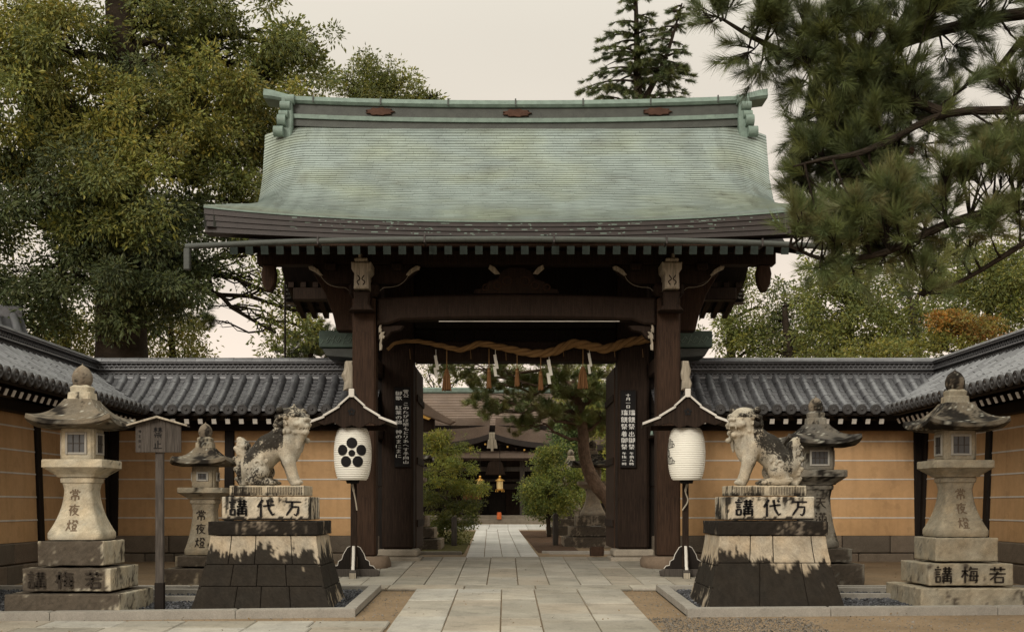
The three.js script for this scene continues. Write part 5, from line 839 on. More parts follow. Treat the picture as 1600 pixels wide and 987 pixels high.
// ---------- sacred rope ----------
{
  const pts = [[605, 546], [618, 536], [650, 533], [690, 540], [720, 546], [750, 537], [785, 543], [835, 552], [865, 549], [893, 537], [925, 541], [945, 545], [972, 537], [1000, 531], [1014, 529]].map(([x, y]) => at(x, y, 20.0));
  const o = thing('sacred_rope', 'twisted straw rope with tassels hung across the gate opening', 'rope'), cv = new THREE.CatmullRomCurve3(pts), n = 190;
  for (let k = 0; k < 3; k++) {
    const list = [], rad = []; for (let i = 0; i <= n; i++) { const t = i / n, p = cv.getPointAt(t), d = cv.getTangentAt(t), thick = 0.014 + 0.025 * Math.min(1, t * 1.5), a = V(0, 0, 1), b = a.clone().cross(d).normalize(), th = t * 46 + k * 2.094; list.push(p.addScaledVector(a, Math.cos(th) * thick).addScaledVector(b, Math.sin(th) * thick)); rad.push(thick * 1.08); }
    part('rope_strand', tube(list, rad, 8), M.rope, o);
  }
  const r = rngOf(61);
  const hang = (px, py0, py1, w) => { // straw tassel: cord, bound neck and a skirt of straws
    const a = at(px, py0, 20.0), b = at(px, py1, 20.0), t = part('tassel', (() => { const L = a.y - b.y, list = [], neck = b.y + L * 0.52; for (let i = 0; i < 46; i++) { const q = i / 46 * 6.283 * 7, k = Math.sqrt((i + 0.5) / 46); list.push(tube([V(a.x + Math.cos(q) * 0.022 * k, neck, a.z + Math.sin(q) * 0.022 * k), V(a.x + Math.cos(q) * w * 0.34 * k, lerp(neck, b.y, 0.35), a.z + Math.sin(q) * w * 0.34 * k), V(a.x + Math.cos(q) * w * 0.5 * k, b.y + 0.03 * r(), a.z + Math.sin(q) * w * 0.5 * k)], 0.0085, 4)); } return merge(list); })(), M.straw, o);
    part('cord', tube([a, V(a.x, lerp(a.y, b.y, 0.5), a.z)], 0.009, 6), M.rope, t); part('binding', new THREE.CylinderGeometry(0.03, 0.034, 0.03, 10).translate(a.x, lerp(a.y, b.y, 0.56), a.z), M.rope, t);
  };
  hang(698, 545, 611, 0.17); hang(764, 545, 607, 0.08); hang(808, 550, 604, 0.085); hang(845, 553, 610, 0.09); hang(911, 541, 608, 0.19);
  const fold = (px, py0, py1, w) => { const a = at(px, py0, 20.0), L = (py1 - py0) / F * 20; const list = [tube([a, V(a.x, a.y - L * 0.25, a.z)], 0.005, 5)]; [[0, 0.2, 0.5], [0.55, 0.42, 0.72], [-0.1, 0.64, 1]].forEach(([dx, v0, v1], i) => list.push(bx(-w / 2, w / 2, -L * (v1 - v0) / 2, L * (v1 - v0) / 2, -0.002, 0.002, 0.001).rotateZ(0.16).rotateY(0.3 * (i - 1)).translate(a.x + dx * w * 0.7, a.y - L * (v0 + v1) / 2, a.z + 0.006 * i))); part('paper_streamer', merge(list), M.paper, o); };
  fold(681, 546, 590, 0.05); fold(774, 545, 588, 0.052); fold(858, 552, 600, 0.058); fold(921, 543, 584, 0.045);
  const e = pts[pts.length - 1]; const frayed = []; for (let i = 0; i < 26; i++) { const q = i * 2.4, k = 0.06 * Math.sqrt((i + 1) / 26); frayed.push(tube([V(e.x - 0.03, e.y + Math.sin(q) * k, e.z + Math.cos(q) * k), V(e.x + 0.07 + 0.03 * r(), e.y + Math.sin(q) * k * 1.35, e.z + Math.cos(q) * k * 1.35)], 0.009, 4)); } part('cut_end', merge(frayed), M.rope, o);
  for (const x of [640, 735, 790, 880, 960, 1004]) { const a = at(x, 545, 19.98); part('loose_straw', tube([a, V(a.x + 0.01, a.y - 0.12 - 0.08 * r(), a.z)], 0.004, 4), M.rope, o); }
}
// ---------- inscribed plaques ----------
function plaque(label, px0, px1, py0, py1, cols) {
  const Z = GZ - 0.3, a = at(px0, py1, Z), b = at(px1, py0, Z), w = b.x - a.x, h = b.y - a.y, o = thing('plaque', label, 'plaque', [(a.x + b.x) / 2, a.y, -Z], 0, 'black plaques on the gate posts');
  part('board', bx(-w / 2, w / 2, 0, h, -0.012, 0.014, 0.003), M.ink, o);
  for (const s of [-1, 1]) part('frame', bx(s * w / 2 - 0.008, s * w / 2 + 0.008, -0.008, h + 0.008, -0.014, 0.022, 0.003), M.woodBlack, o);
  for (const y of [0, h]) part('frame', bx(-w / 2 + 0.008, w / 2 - 0.008, y - 0.008, y + 0.008, -0.014, 0.02, 0.003), M.woodBlack, o);
  const cells = []; for (const [text, cx, y0, y1, sz] of cols) { const ch = [...text], pitch = (y1 - y0) * h / ch.length; ch.forEach((c, i) => { if (c !== ' ') cells.push([c, cx * w - sz * w / 2, y0 * h + i * pitch, sz * w, pitch * 0.86]); }); }
  inscribe(cells, (u, v) => V(u, h - v, 0.017), 12, M.chalk, o);
}
plaque('black plaque with a white brushed poem on the left gate post', 616.5, 641, 605, 729, [['菅公 このたびは幣もとりあへす手向山', 0.22, 0.03, 0.97, 0.4], ['御歌 紅葉の錦 神のまにまに', -0.24, 0.05, 0.9, 0.42]]);
plaque('black plaque with white festival dates on the right gate post', 969.5, 993.5, 610, 730, [['十月一日', 0.0, 0.04, 0.24, 0.36], ['瑞饋祭', 0.23, 0.25, 0.52, 0.44], ['出御祭', 0.23, 0.53, 0.78, 0.42], ['午前九時', 0.23, 0.8, 0.98, 0.3], ['瑞饋祭', -0.25, 0.25, 0.52, 0.44], ['着御祭', -0.25, 0.53, 0.78, 0.42], ['午後一時', -0.25, 0.8, 0.98, 0.3]]);
// rough timber block beside the right post
{ const o = thing('timber_block', 'short sawn timber block lying beside the right gate post', 'timber', [X(933, 20.9), gy(20.9), -20.95], 0.1); part('block', stoneBoxAt(0.26, 0.2, 0.2), M.woodWarm, o); }
function stoneBoxAt(w, h, d) { return uvd(stoneBox(w, h, d, 0.03, 0.02, 0.01, 3).translate(0, h / 2 + 0.012, 0)); }
// thin lightning rod behind the left wall
{ const o = thing('lightning_rod', 'thin dark pole with a side arm left of the gate roof', 'pole', [X(445, 23), gy(23), -23]); const top = Y(440, 23) - gy(23), arm = Y(478, 23) - gy(23); part('pole', tube([V(0, 0, 0), V(0, top, 0)], 0.02, 8), M.woodBlack, o); part('arm', tube([V(0, arm, 0), V(0.72, arm + 0.01, 0)], 0.016, 6), M.woodBlack, o); }
// ---------- hall beyond the gate ----------
{
  const Z0 = 45, o = thing('main_hall', 'dark wooden shrine hall with bark roof seen through the gate', 'building', [0, gy(44), -Z0]), y0 = -gy(44), p = (px, py, Z) => at(px, py, Z).add(V(0, y0, Z0)), r = rngOf(70);
  // bark roof: a curved field with ridge, in courses
  const roofField = (name, fn, nu = 20, rows = 22) => { const list = []; for (let j = 0; j < rows; j++) list.push(boxUV(toCreasedNormals(gridSurface(nu, 2, (u, v) => { const t = (j + (v > 0.6 ? 1.2 : 0)) / rows, q = fn(u, Math.min(1, t)); if (v < 0.3) q.y -= 0.02; else if (v < 0.7) q.y += 0.045; return q; }), 0.3))); return part(name, merge(list), M.cypressBark, o); };
  roofField('upper_roof', (u, t) => { const x = lerp(-11, 13, u), y = lerp(3.75, 6.15, 0.6 * t + 0.4 * t * t) + y0; return V(x, y, lerp(-2.2, -7, t)); });
  part('ridge', bx(-11, 13, 6.1 + y0, 6.35 + y0, -7.3, -6.8, 0.05), M.copperPlain, o);
  // two front roofs whose corners turn up on either side of the middle
  const side = (x0, x1, cornerX) => (u, t) => { const x = lerp(x0, x1, u), near = Math.exp(-Math.abs(x - cornerX) * 0.9), y = lerp(3.42 + 0.42 * near, 4.7, 0.75 * t + 0.25 * t * t) + y0; return V(x, y, lerp(1.0, -2.6, t)); };
  roofField('left_eave_roof', side(-9, -0.62, -0.62)); roofField('right_eave_roof', side(-0.4, 9, -0.4));
  for (const [x0, x1, c] of [[-9, -0.62, -0.62], [-0.4, 9, -0.4]]) {
    const f = side(x0, x1, c); part('eave_edge', boxUV(toCreasedNormals(gridSurface(24, 3, (u, v) => { const q = f(u, 0); return V(q.x, q.y - [0, 0.0, 0.2, 0.24][Math.round(v * 3)], q.z + [-0.02, 0.03, 0.0, -0.6][Math.round(v * 3)]); }), 0.4)), M.copperBrown, o);
    for (let i = 0; i < 30; i++) { const q = f((i + 0.5) / 30, 0); if (q.x < -3.6 || q.x > 3.6) continue; part('rafter_tip', bx(q.x - 0.035, q.x + 0.035, q.y - 0.36, q.y - 0.29, 0.6, 0.9, 0.006), i % 2 ? M.gold : M.wood, o); }
  }
  part('gutter', tube([V(-0.5, 3.7 + y0, 1.05), V(-0.5, 3.2 + y0, 1.05)], 0.05, 8), M.agedWhite, o);
  part('middle_gable', plate([[-0.62, 3.9], [-0.4, 3.9], [-0.3, 3.3], [-0.7, 3.3]].map(([x, y]) => [x, y + y0]), 0.1, 0.01, 0.95), M.agedWhite, o);
  // porch roof, lower right, and left gable edge with gold fittings
  roofField('porch_roof', (u, t) => V(lerp(-2.6, 1.95, u), lerp(2.92, 3.25, t) + y0, lerp(1.6, 0.2, t)), 6, 6);
  part('porch_edge', bx(-2.6, 1.95, 2.82 + y0, 2.92 + y0, 1.5, 1.62, 0.01), M.wood, o);
  const gab = part('side_gable', plate([[-5.2, 6.2], [-3.45, 5.35], [-2.6, 4.75], [-1.9, 4.35], [-2.1, 4.22], [-3.0, 4.55], [-4.2, 5.1], [-5.2, 5.6]].map(([x, y]) => [x, y + y0]), 0.5, 0.03, 0.2), M.cypressBark, o); part('gold_fitting', plate([[-3.7, 4.7], [-2.9, 4.4], [-2.8, 4.5], [-3.6, 4.86]].map(([x, y]) => [x, y + y0]), 0.1, 0.01, 0.3), M.gold, gab);
  part('gable_wall', bx(-5.2, -2.7, 4.0 + y0, 4.75 + y0, -0.3, 0.05, 0.02), M.wood, o);
  // walls, posts, beams and steps
  for (let k = 0; k < 18; k++) part('wall_board', bx(-6.3 + k * 0.7, -5.605 + k * 0.7, 0.2, 4.3 + y0, -1.2, -1.1, 0.01), k % 3 ? M.woodBlack : M.wood, o);
  part('back_wall', bx(-6.3, 6.3, 0.0, 4.3 + y0, -1.6, -1.25, 0.02), M.woodBlack, o);
  for (const x of [-4.4, -2.2, 0.62, 2.9]) part('post', bx(x - 0.09, x + 0.09, 0.1, 2.85 + y0, 0.9, 1.08, 0.015), x > 0 && x < 1 ? M.woodGrey : M.wood, o);
  part('beam', bx(-5, 4, 2.45 + y0, 2.62 + y0, 0.92, 1.06, 0.012), M.woodGrey, o); part('beam', bx(-5, 4, 2.1 + y0, 2.2 + y0, -0.9, -0.8, 0.012), M.woodGrey, o);
  for (let k = 0; k < 5; k++) part('frieze_panel', bx(-2.1 + k * 0.9, -1.3 + k * 0.9, 1.8 + y0, 2.02 + y0, -1.0, -0.94, 0.01), M.woodGrey, o);
  part('bell_canopy', plate([[-0.75, 2.3], [0.0, 2.3], [-0.12, 2.75], [-0.25, 2.86], [-0.5, 2.86], [-0.63, 2.75]].map(([x, y]) => [x, y + y0]), 0.4, 0.02, 1.4), M.wood, o);
  for (let k = 0; k < 2; k++) part('step', bx(-2.8, 2.4, k * 0.14 - 0.1, k * 0.14 + 0.12, 0.4 - k * 0.4, 1.6 - k * 0.4, 0.015), M.stone, o);
  part('offering_box', bx(-1.9, -0.9, 0.2, 0.85, 0.0, 0.5, 0.02), M.wood, o);
  for (let k = 0; k < 6; k++) part('slat', bx(-1.85 + k * 0.16, -1.77 + k * 0.16, 0.25, 0.84, 0.5, 0.53, 0.006), M.woodGrey, o);
  const notice = part('notice_panel', bx(-1.6, -0.92, 1.3 + y0, 1.62 + y0, 0.3, 0.34, 0.01), std({ color: lin(0.2, 0.08, 0.045), roughness: 0.8 }), o); part('notice_edge', bx(-1.62, -0.9, 1.62 + y0, 1.66 + y0, 0.29, 0.35, 0.006), M.gold, notice);
}
function goldLantern(px, Z, label) {
  const c = at(px, 755, Z), o = thing('hanging_lantern', label, 'hanging lantern', [c.x, c.y - 0.26, c.z], 0, 'gilt lanterns hanging before the hall');
  part('body', new THREE.CylinderGeometry(0.13, 0.13, 0.3, 6).translate(0, 0.2, 0), std({ color: lin(0.8, 0.62, 0.3), roughness: 0.4, metalness: 0.5 }), o); part('canopy', new THREE.ConeGeometry(0.22, 0.12, 6).translate(0, 0.41, 0), M.gold, o); part('base', new THREE.CylinderGeometry(0.19, 0.15, 0.05, 6).translate(0, 0.025, 0), M.gold, o); part('finial', new THREE.SphereGeometry(0.045, 10, 8).translate(0, 0.5, 0), M.gold, o);
  for (let k = 0; k < 6; k++) part('foot', bx(-0.015, 0.015, -0.05, 0.01, -0.015, 0.015, 0.003).translate(Math.cos(k * 1.047) * 0.15, 0, Math.sin(k * 1.047) * 0.15), M.gold, o); part('chain', tube([V(0, 0.52, 0), V(0, 1.6, 0)], 0.012, 5), M.woodBlack, o);
}
goldLantern(750, 43, 'gilt hanging lantern nearer the left shrub, before the hall'); goldLantern(781, 43, 'gilt hanging lantern in the middle before the hall');
{ const o = thing('orange_canister', 'small bright orange canister at the foot of the hall', 'canister', [X(780, 43.4), 0.68, -43.4]); part('body', new THREE.CylinderGeometry(0.085, 0.09, 0.22, 18).translate(0, 0.11, 0), std({ color: lin(0.75, 0.16, 0.03), roughness: 0.5 }), o); part('lid', new THREE.CylinderGeometry(0.065, 0.085, 0.035, 18).translate(0, 0.238, 0), std({ color: lin(0.6, 0.12, 0.03), roughness: 0.5 }), o); }
// inner stone lanterns on stepped bases and short marker posts
function innerLantern(label, x, Z, seed, s, text) { const o = stoneLantern(label, [x, gy(Z), -Z], { seed, steps: [[1.7, 0.26, 0.12], [1.35, 0.28, 0.12], [1.0, 0.3, 0.1]], shaft: [0.34, 0.17, 0.75], plate: [0.42, 0.2], box: [0.22, 0.38, 0.11], winH: 1, bars: 3, roof: [0.6, 0.38, 0.1], neck: 0.15, neckH: 0.18, ball: 0.12, text, roofDark: 0.15, color: [0.3, 0.25, 0.19] }, 'stone lanterns inside the precinct'); o.scale.setScalar(s); return o; }
innerLantern('stone lantern beyond the gate, half hidden by the left post', X(640, 25.3), 25.3, 210, 0.84, '常夜燈');
innerLantern('broad stepped stone lantern beyond the gate beneath the leaning pine', X(926, 26.5), 26.5, 231, 0.8);
innerLantern('small far stone lantern behind the right shrub', X(892, 33), 33, 251, 0.8);
for (const [px, Z, h, l] of [[709.5, 26.2, 0.62, 'squat weathered wooden marker post left of the inner path'], [868, 26.5, 0.68, 'squat weathered wooden marker post right of the inner path']]) { const o = thing('marker_post', l, 'post', [X(px, Z), gy(Z), -Z], 0.2); part('shaft', bx(-0.055, 0.055, -0.1, h, -0.055, 0.055, 0.012), M.woodGrey, o); part('head', plate([[-0.055, 0], [0.055, 0], [0.03, 0.04], [-0.03, 0.04]], 0.1, 0.01).translate(0, h - 0.004, 0), M.woodGrey, o); }
{ // low kerb strip in front of the beds
  const o = paved('inner_kerb', 'low stone edging along the inner beds', 'kerb'); for (const [a, b, z] of [[-2.6, -0.86, 23.15], [0.72, 2.6, 23.35]]) part('kerbstone', paver(rect(a, b, z, z + 0.14), 0.04, 0.12, 0.01), M.kerb, o);
}
// tiled roof corner of a building beyond the left wall
{
  const o = thing('outer_building', 'corner of a pale tiled roof beyond the left wall', 'building', [X(-84, 24), gy(24) - 0.5, -24], 0.5); const m = [];
  part('wall', bx(-2.5, 1.2, 0, 4.7, -2.5, -0.2, 0.02), M.plaster, o);
  for (let i = 0; i < 11; i++) { const t = part('cover_tile', coverTile, M.tile, o); t.scale.set(1.3, 1.3, 8); t.position.set(-2.2 + i * 0.36, 5.05, -0.4); t.rotation.x = 0.5; }
  part('roof_slope', boxUV(gridSurface(1, 1, (u, v) => V(lerp(-2.4, 1.6, u), lerp(4.42, 5.6, v), lerp(0.7, -1.5, v)))), M.tile2, o);
  part('ridge', bx(-2.4, 1.6, 5.5, 5.8, -1.7, -1.4, 0.03), M.tile, o);
}
// ---------- trees ----------
function leafCluster(n, rad, len, wid, seed, droop = 0.3) {
  const r = rngOf(seed), pos = [], nor = [];
  for (let i = 0; i < n; i++) {
    const d = V(r() - 0.5, r() - 0.5, r() - 0.5).normalize(), base = d.clone().multiplyScalar(rad * Math.cbrt(r()) * 0.8); d.y -= droop; d.x += (r() - 0.5) * 0.8; d.z += (r() - 0.5) * 0.8; d.normalize();
    const side = V(r() - 0.5, (r() - 0.5) * 0.5, r() - 0.5).cross(d).normalize(), nn = d.clone().cross(side), l = len * (0.7 + 0.6 * r()), w = wid * (0.7 + 0.5 * r());
    const a = base, b = base.clone().addScaledVector(d, l), m = base.clone().addScaledVector(d, l * 0.45).addScaledVector(nn, l * 0.06), p = m.clone().addScaledVector(side, w / 2).addScaledVector(nn, w * 0.15), q = m.clone().addScaledVector(side, -w / 2).addScaledVector(nn, w * 0.15);
    for (const t of [[a, p, b], [a, b, q]]) { const no = t[1].clone().sub(t[0]).cross(t[2].clone().sub(t[0])).normalize(); for (const v of t) { pos.push(v.x, v.y, v.z); nor.push(no.x, no.y, no.z); } }
  }
  const g = new THREE.BufferGeometry(); g.setAttribute('position', new THREE.Float32BufferAttribute(pos, 3)); g.setAttribute('normal', new THREE.Float32BufferAttribute(nor, 3)); return g;
}
function needleTuft(n, len, wid, seed, stem = 0.06) {   // brush of needles round the end of a twig along +y
  const r = rngOf(seed), pos = [], nor = [];
  for (let i = 0; i < n; i++) {
    const h = r() * stem, th = r() * 6.283, sp = 0.25 + 0.75 * r() * (1 - 0.4 * h / stem), d = V(Math.cos(th) * sp, 0.9 - 0.25 * sp, Math.sin(th) * sp).normalize(), a = V(Math.cos(th) * 0.004, h, Math.sin(th) * 0.004), l = len * (0.75 + 0.4 * r()), b = a.clone().addScaledVector(d, l); b.y -= l * 0.06;
    const s = d.clone().cross(V(r() - 0.5, r() - 0.5, r() - 0.5)).normalize().multiplyScalar(wid / 2), no = d.clone().cross(s).normalize();
    for (const v of [a.clone().add(s), a.clone().sub(s), b]) { pos.push(v.x, v.y, v.z); nor.push(no.x, no.y, no.z); }
  }
  const g = new THREE.BufferGeometry(); g.setAttribute('position', new THREE.Float32BufferAttribute(pos, 3)); g.setAttribute('normal', new THREE.Float32BufferAttribute(nor, 3)); return g;
}
const leafMat = new THREE.MeshPhysicalMaterial({ color: lin(1, 1, 1), roughness: 0.6, transmission: 0.4, thickness: 0, specularIntensity: 0.6 });
const needleMat = new THREE.MeshStandardMaterial({ color: lin(1, 1, 1), roughness: 0.65 });
const CLUSTERS = [leafCluster(13, 0.3, 0.115, 0.05, 1), leafCluster(12, 0.34, 0.1, 0.044, 2), leafCluster(10, 0.4, 0.13, 0.056, 3), leafCluster(15, 0.22, 0.09, 0.04, 8)];
const SMALL = [leafCluster(18, 0.15, 0.06, 0.032, 4, 0.0), leafCluster(16, 0.17, 0.055, 0.03, 5, 0.0)];
const TUFT = needleTuft(120, 0.112, 0.0028, 6, 0.09), TUFT_FAR = needleTuft(70, 0.15, 0.011, 7, 0.12);
const blend = (pal, r) => { const a = pal[Math.floor(r() * pal.length)], b = pal[Math.floor(r() * pal.length)], t = r(), k = 1.1 + 0.8 * r(); return [0, 1, 2].map((i) => lerp(a[i], b[i], t) * k); };
// lobes: [centre, rx, ry, rz, count, sparse 0..1]
function crown(parent, name, geos, mat, lobes, palette, seed, o = {}) {
  const r = rngOf(seed), mats = geos.map(() => []), cols = geos.map(() => []), q = new THREE.Quaternion(), e = new THREE.Euler(), up = V(0, 1, 0);
  for (const [c, rx, ry, rz, n, sparse = 0, pal = palette] of lobes) {
    const subs = [], ns = o.subs ?? 20; for (let k = 0; k < ns; k++) { const d = V(r() - 0.5, r() - 0.5, r() - 0.5).normalize().multiplyScalar(0.2 + 1.15 * Math.pow(r(), 0.75)); subs.push([d.x * rx, d.y * ry, d.z * rz, 0.16 + 0.2 * r(), 0.8 + 0.45 * r()]); }
    for (let i = 0; i < n; i++) {
      const s = subs[Math.floor(r() * ns)], d = V(r() - 0.5, r() - 0.5, r() - 0.5).normalize(), k = s[3] * (0.35 + 0.8 * r());
      const p = V(c.x + s[0] + d.x * k * rx * 1.25, c.y + s[1] + d.y * k * ry * 0.6, c.z + s[2] + d.z * k * rz * 1.25);
      if (N3(p.x * (o.freq ?? 1.5) + seed, p.y * (o.freq ?? 1.5) * 1.4, p.z * (o.freq ?? 1.5)) < (o.gaps ?? -0.4) + sparse * 1.2 || r() < (o.thin ?? 0.3)) continue;
      const g = Math.floor(r() * geos.length), sc = (o.scale ?? 1) * (0.75 + 0.55 * r());
      if (o.radial) { const out = d.clone().multiplyScalar(0.7).add(V((r() - 0.5) * 0.6, 0.35 + 0.5 * r(), (r() - 0.5) * 0.6)).add(o.lean ?? V(0, 0, 0)).normalize(); q.setFromUnitVectors(up, out); } else q.setFromEuler(e.set((r() - 0.5) * 1.4, r() * 6.283, (r() - 0.5) * 1.4));
      mats[g].push(new THREE.Matrix4().compose(p, q, V(sc, sc, sc))); cols[g].push(blend(pal, r).map((v) => v * s[4]));
    }
  }
  const c = new THREE.Color(); geos.forEach((g, i) => { if (!mats[i].length) return; const im = shadows(new THREE.InstancedMesh(g, mat, mats[i].length)); mats[i].forEach((m, k) => { im.setMatrixAt(k, m); im.setColorAt(k, c.setRGB(...cols[i][k])); }); im.name = name; im.userData.kind = 'stuff'; parent.add(im); });
}
const wob = (a, b, n, amt, r) => { const l = []; for (let i = 0; i <= n; i++) { const t = i / n, p = a.clone().lerp(b, t), k = Math.sin(t * 3.14) * amt * a.distanceTo(b); p.x += (r() - 0.5) * k; p.y += (r() - 0.5) * k + k * 0.35; p.z += (r() - 0.5) * k; l.push(p); } return l; };
// limbs from the trunk line to each lobe, with twigs inside the lobe
function limbs(parent, trunk, lobes, mat, seed, thick, twigs = 5) {
  const r = rngOf(seed); for (const [c, rx, ry, rz] of lobes) {
    let best = trunk[0], bd = 1e9; for (const t of trunk) { const d = t.distanceTo(c) + Math.max(0, t.y - c.y + 0.3) * 1.6; if (d < bd) { bd = d; best = t; } }
    const list = [], path = wob(best, c, 7, 0.16, r); list.push(tube(path, (t) => thick * (1 - 0.75 * t), 7, false));
    for (let k = 0; k < twigs; k++) { const s = path[3 + Math.floor(r() * 5)], d = V(r() - 0.5, r() - 0.35, r() - 0.5).normalize(), e = V(c.x + d.x * rx * 0.85, c.y + d.y * ry * 0.85, c.z + d.z * rz * 0.85); const tw = wob(s, e, 5, 0.2, r); list.push(tube(tw, (t) => thick * 0.32 * (1 - 0.8 * t), 5, false)); for (let m = 0; m < 3; m++) { const s2 = tw[2 + Math.floor(r() * 3)], d2 = V(r() - 0.5, r() - 0.4, r() - 0.5).normalize().multiplyScalar(Math.min(rx, ry) * 0.5); list.push(tube([s2, s2.clone().addScaledVector(d2, 0.5).add(V(0, 0.04, 0)), s2.clone().add(d2)], (t) => thick * 0.13 * (1 - 0.7 * t), 4, false)); } }
    part('limb', merge(list), mat, parent);
  }
}
function tree(name, label, category, base, trunkPts, trunkR, lobes, geos, palette, seed, o = {}) {
  const t = thing(name, label, category, [base.x, base.y, base.z], 0, o.group), loc = (v) => v.clone().sub(base), L = lobes.map(([c, ...rest]) => [loc(c), ...rest]), tp = curve(trunkPts.map(loc), 22), rf = (k) => { const i = k * (trunkR.length - 1), a = Math.floor(i); return lerp(trunkR[a], trunkR[Math.min(a + 1, trunkR.length - 1)], i - a); };
  const tg = tube(tp, rf, 16); { const p = tg.attributes.position; for (let i = 0; i < p.count; i++) { const k = 0.09 * rf(0) * fbm(p.getX(i) * 2.2, p.getY(i) * 0.7, p.getZ(i) * 2.2 + seed, 3); p.setXYZ(i, p.getX(i) + k, p.getY(i), p.getZ(i) + k); } tg.computeVertexNormals(); }
  part('trunk', tg, o.bark ?? M.bark, t); limbs(t, tp.slice(o.limbFrom ?? 6), L, o.bark ?? M.bark, seed + 1, o.limb ?? trunkR[0] * 0.22, o.twigs ?? 5);
  crown(t, 'crown', geos, o.mat ?? leafMat, L, palette, seed + 2, o); return t;
}
const lobe = (px, py, Z, rpx, n, sparse = 0, sq = 0.85, pal) => { const k = rpx / F * Z; return [at(px, py, Z), k, k * sq, k, n, sparse, ...(pal ? [pal] : [])]; };
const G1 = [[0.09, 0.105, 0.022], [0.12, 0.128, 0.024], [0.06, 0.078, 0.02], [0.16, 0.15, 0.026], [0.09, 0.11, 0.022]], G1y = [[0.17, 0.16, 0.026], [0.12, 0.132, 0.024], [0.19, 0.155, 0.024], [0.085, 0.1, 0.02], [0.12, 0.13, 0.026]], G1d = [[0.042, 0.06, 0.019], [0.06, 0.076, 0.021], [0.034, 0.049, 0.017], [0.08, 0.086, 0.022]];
// great camphor beyond the left wall
{
  const Z = 28, base = V(X(190, Z), gy(Z), -Z);
  tree('camphor_tree', 'huge old broadleaf tree rising behind the left wall', 'tree', base, [base.clone(), at(190, 560, Z), at(188, 420, Z), at(192, 260, Z), at(196, 120, Z), at(186, 20, Z), at(190, -120, Z), at(180, -480, Z)], [0.85, 0.6, 0.55, 0.46, 0.38, 0.32, 0.26, 0.1], [
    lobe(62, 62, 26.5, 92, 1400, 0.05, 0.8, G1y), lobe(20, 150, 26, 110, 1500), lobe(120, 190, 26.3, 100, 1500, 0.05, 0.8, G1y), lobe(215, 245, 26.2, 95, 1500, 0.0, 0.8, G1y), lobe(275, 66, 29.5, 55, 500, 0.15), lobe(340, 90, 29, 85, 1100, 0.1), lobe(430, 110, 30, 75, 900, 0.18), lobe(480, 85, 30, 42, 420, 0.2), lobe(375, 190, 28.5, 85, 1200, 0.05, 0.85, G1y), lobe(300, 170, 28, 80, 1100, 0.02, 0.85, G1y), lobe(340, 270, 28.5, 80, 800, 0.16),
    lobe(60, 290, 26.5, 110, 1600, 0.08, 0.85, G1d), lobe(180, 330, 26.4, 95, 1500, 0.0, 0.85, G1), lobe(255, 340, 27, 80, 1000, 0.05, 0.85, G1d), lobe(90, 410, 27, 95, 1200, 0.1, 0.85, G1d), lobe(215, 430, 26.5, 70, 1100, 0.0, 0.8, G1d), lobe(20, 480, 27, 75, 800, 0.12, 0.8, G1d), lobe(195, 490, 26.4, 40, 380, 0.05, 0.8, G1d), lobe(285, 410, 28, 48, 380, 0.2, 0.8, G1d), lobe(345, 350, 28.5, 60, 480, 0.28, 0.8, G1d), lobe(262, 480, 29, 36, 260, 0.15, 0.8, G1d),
    lobe(385, 400, 28, 36, 90, 0.3), lobe(425, 455, 28, 42, 130, 0.25, 0.9), lobe(430, 520, 28, 34, 90, 0.28), lobe(468, 490, 28.5, 40, 130, 0.25), lobe(255, -10, 29.5, 40, 260, 0.1), lobe(300, -10, 28, 60, 500, 0.1), lobe(70, -70, 27, 100, 700), lobe(205, 150, 26.8, 42, 260, 0.1, 1.2, G1d), lobe(150, 60, 27, 30, 120, 0.1, 0.8), lobe(235, 20, 27, 36, 170, 0.1, 0.8), lobe(400, 240, 29, 40, 300, 0.1), lobe(-60, 60, 27, 100, 700), lobe(-70, 330, 27, 110, 900), lobe(400, 320, 29, 45, 260, 0.25), lobe(420, -10, 29, 30, 90, 0.2),
    lobe(130, -170, 28, 130, 700), lobe(320, -170, 29, 110, 600), lobe(-40, -260, 28, 130, 700), lobe(220, -330, 28.5, 140, 800), lobe(60, -460, 28, 130, 700), lobe(260, -520, 28.5, 110, 500),
  ], CLUSTERS, G1, 101, { limb: 0.11, scale: 1.0, thin: 0.12, gaps: -0.4, twigs: 7 });
  // undergrowth trees between wall and camphor
  for (const [px, Zt, top, pal, label] of [[100, 31, 470, G1y, 'yellow-green young tree behind the left wall near the tiled roof corner'], [265, 33, 490, G1y, 'yellow-green young tree right of the huge trunk behind the left wall']]) { const b = V(X(px, Zt), gy(Zt), -Zt); tree('young_tree', label, 'tree', b, [b.clone(), at(px + 4, 560, Zt), at(px, top, Zt)], [0.12, 0.1, 0.04], [lobe(px - 30, 520, Zt, 48, 420, 0.08), lobe(px + 22, 515, Zt, 34, 240, 0.12), lobe(px, 560, Zt, 52, 420, 0.08), lobe(px + 40, 562, Zt, 26, 120, 0.15)], CLUSTERS, pal, 140 + px, { limb: 0.04, scale: 0.9 }); }
  { const b = V(X(470, 34), gy(34), -34); tree('garden_pine', 'dark pine showing just left of the gate above the wall', 'tree', b, [b.clone(), at(480, 600, 34), at(490, 520, 34)], [0.14, 0.1, 0.05], [lobe(480, 545, 34, 38, 200, 0.05, 0.5), lobe(510, 530, 34, 30, 140, 0.05, 0.6), lobe(305, 505, 34, 26, 60, 0.1, 0.4), lobe(330, 478, 34, 14, 24, 0.1, 0.6)], [TUFT_FAR], G1d, 171, { radial: true, mat: needleMat, limb: 0.05, scale: 1.3 }); }
}
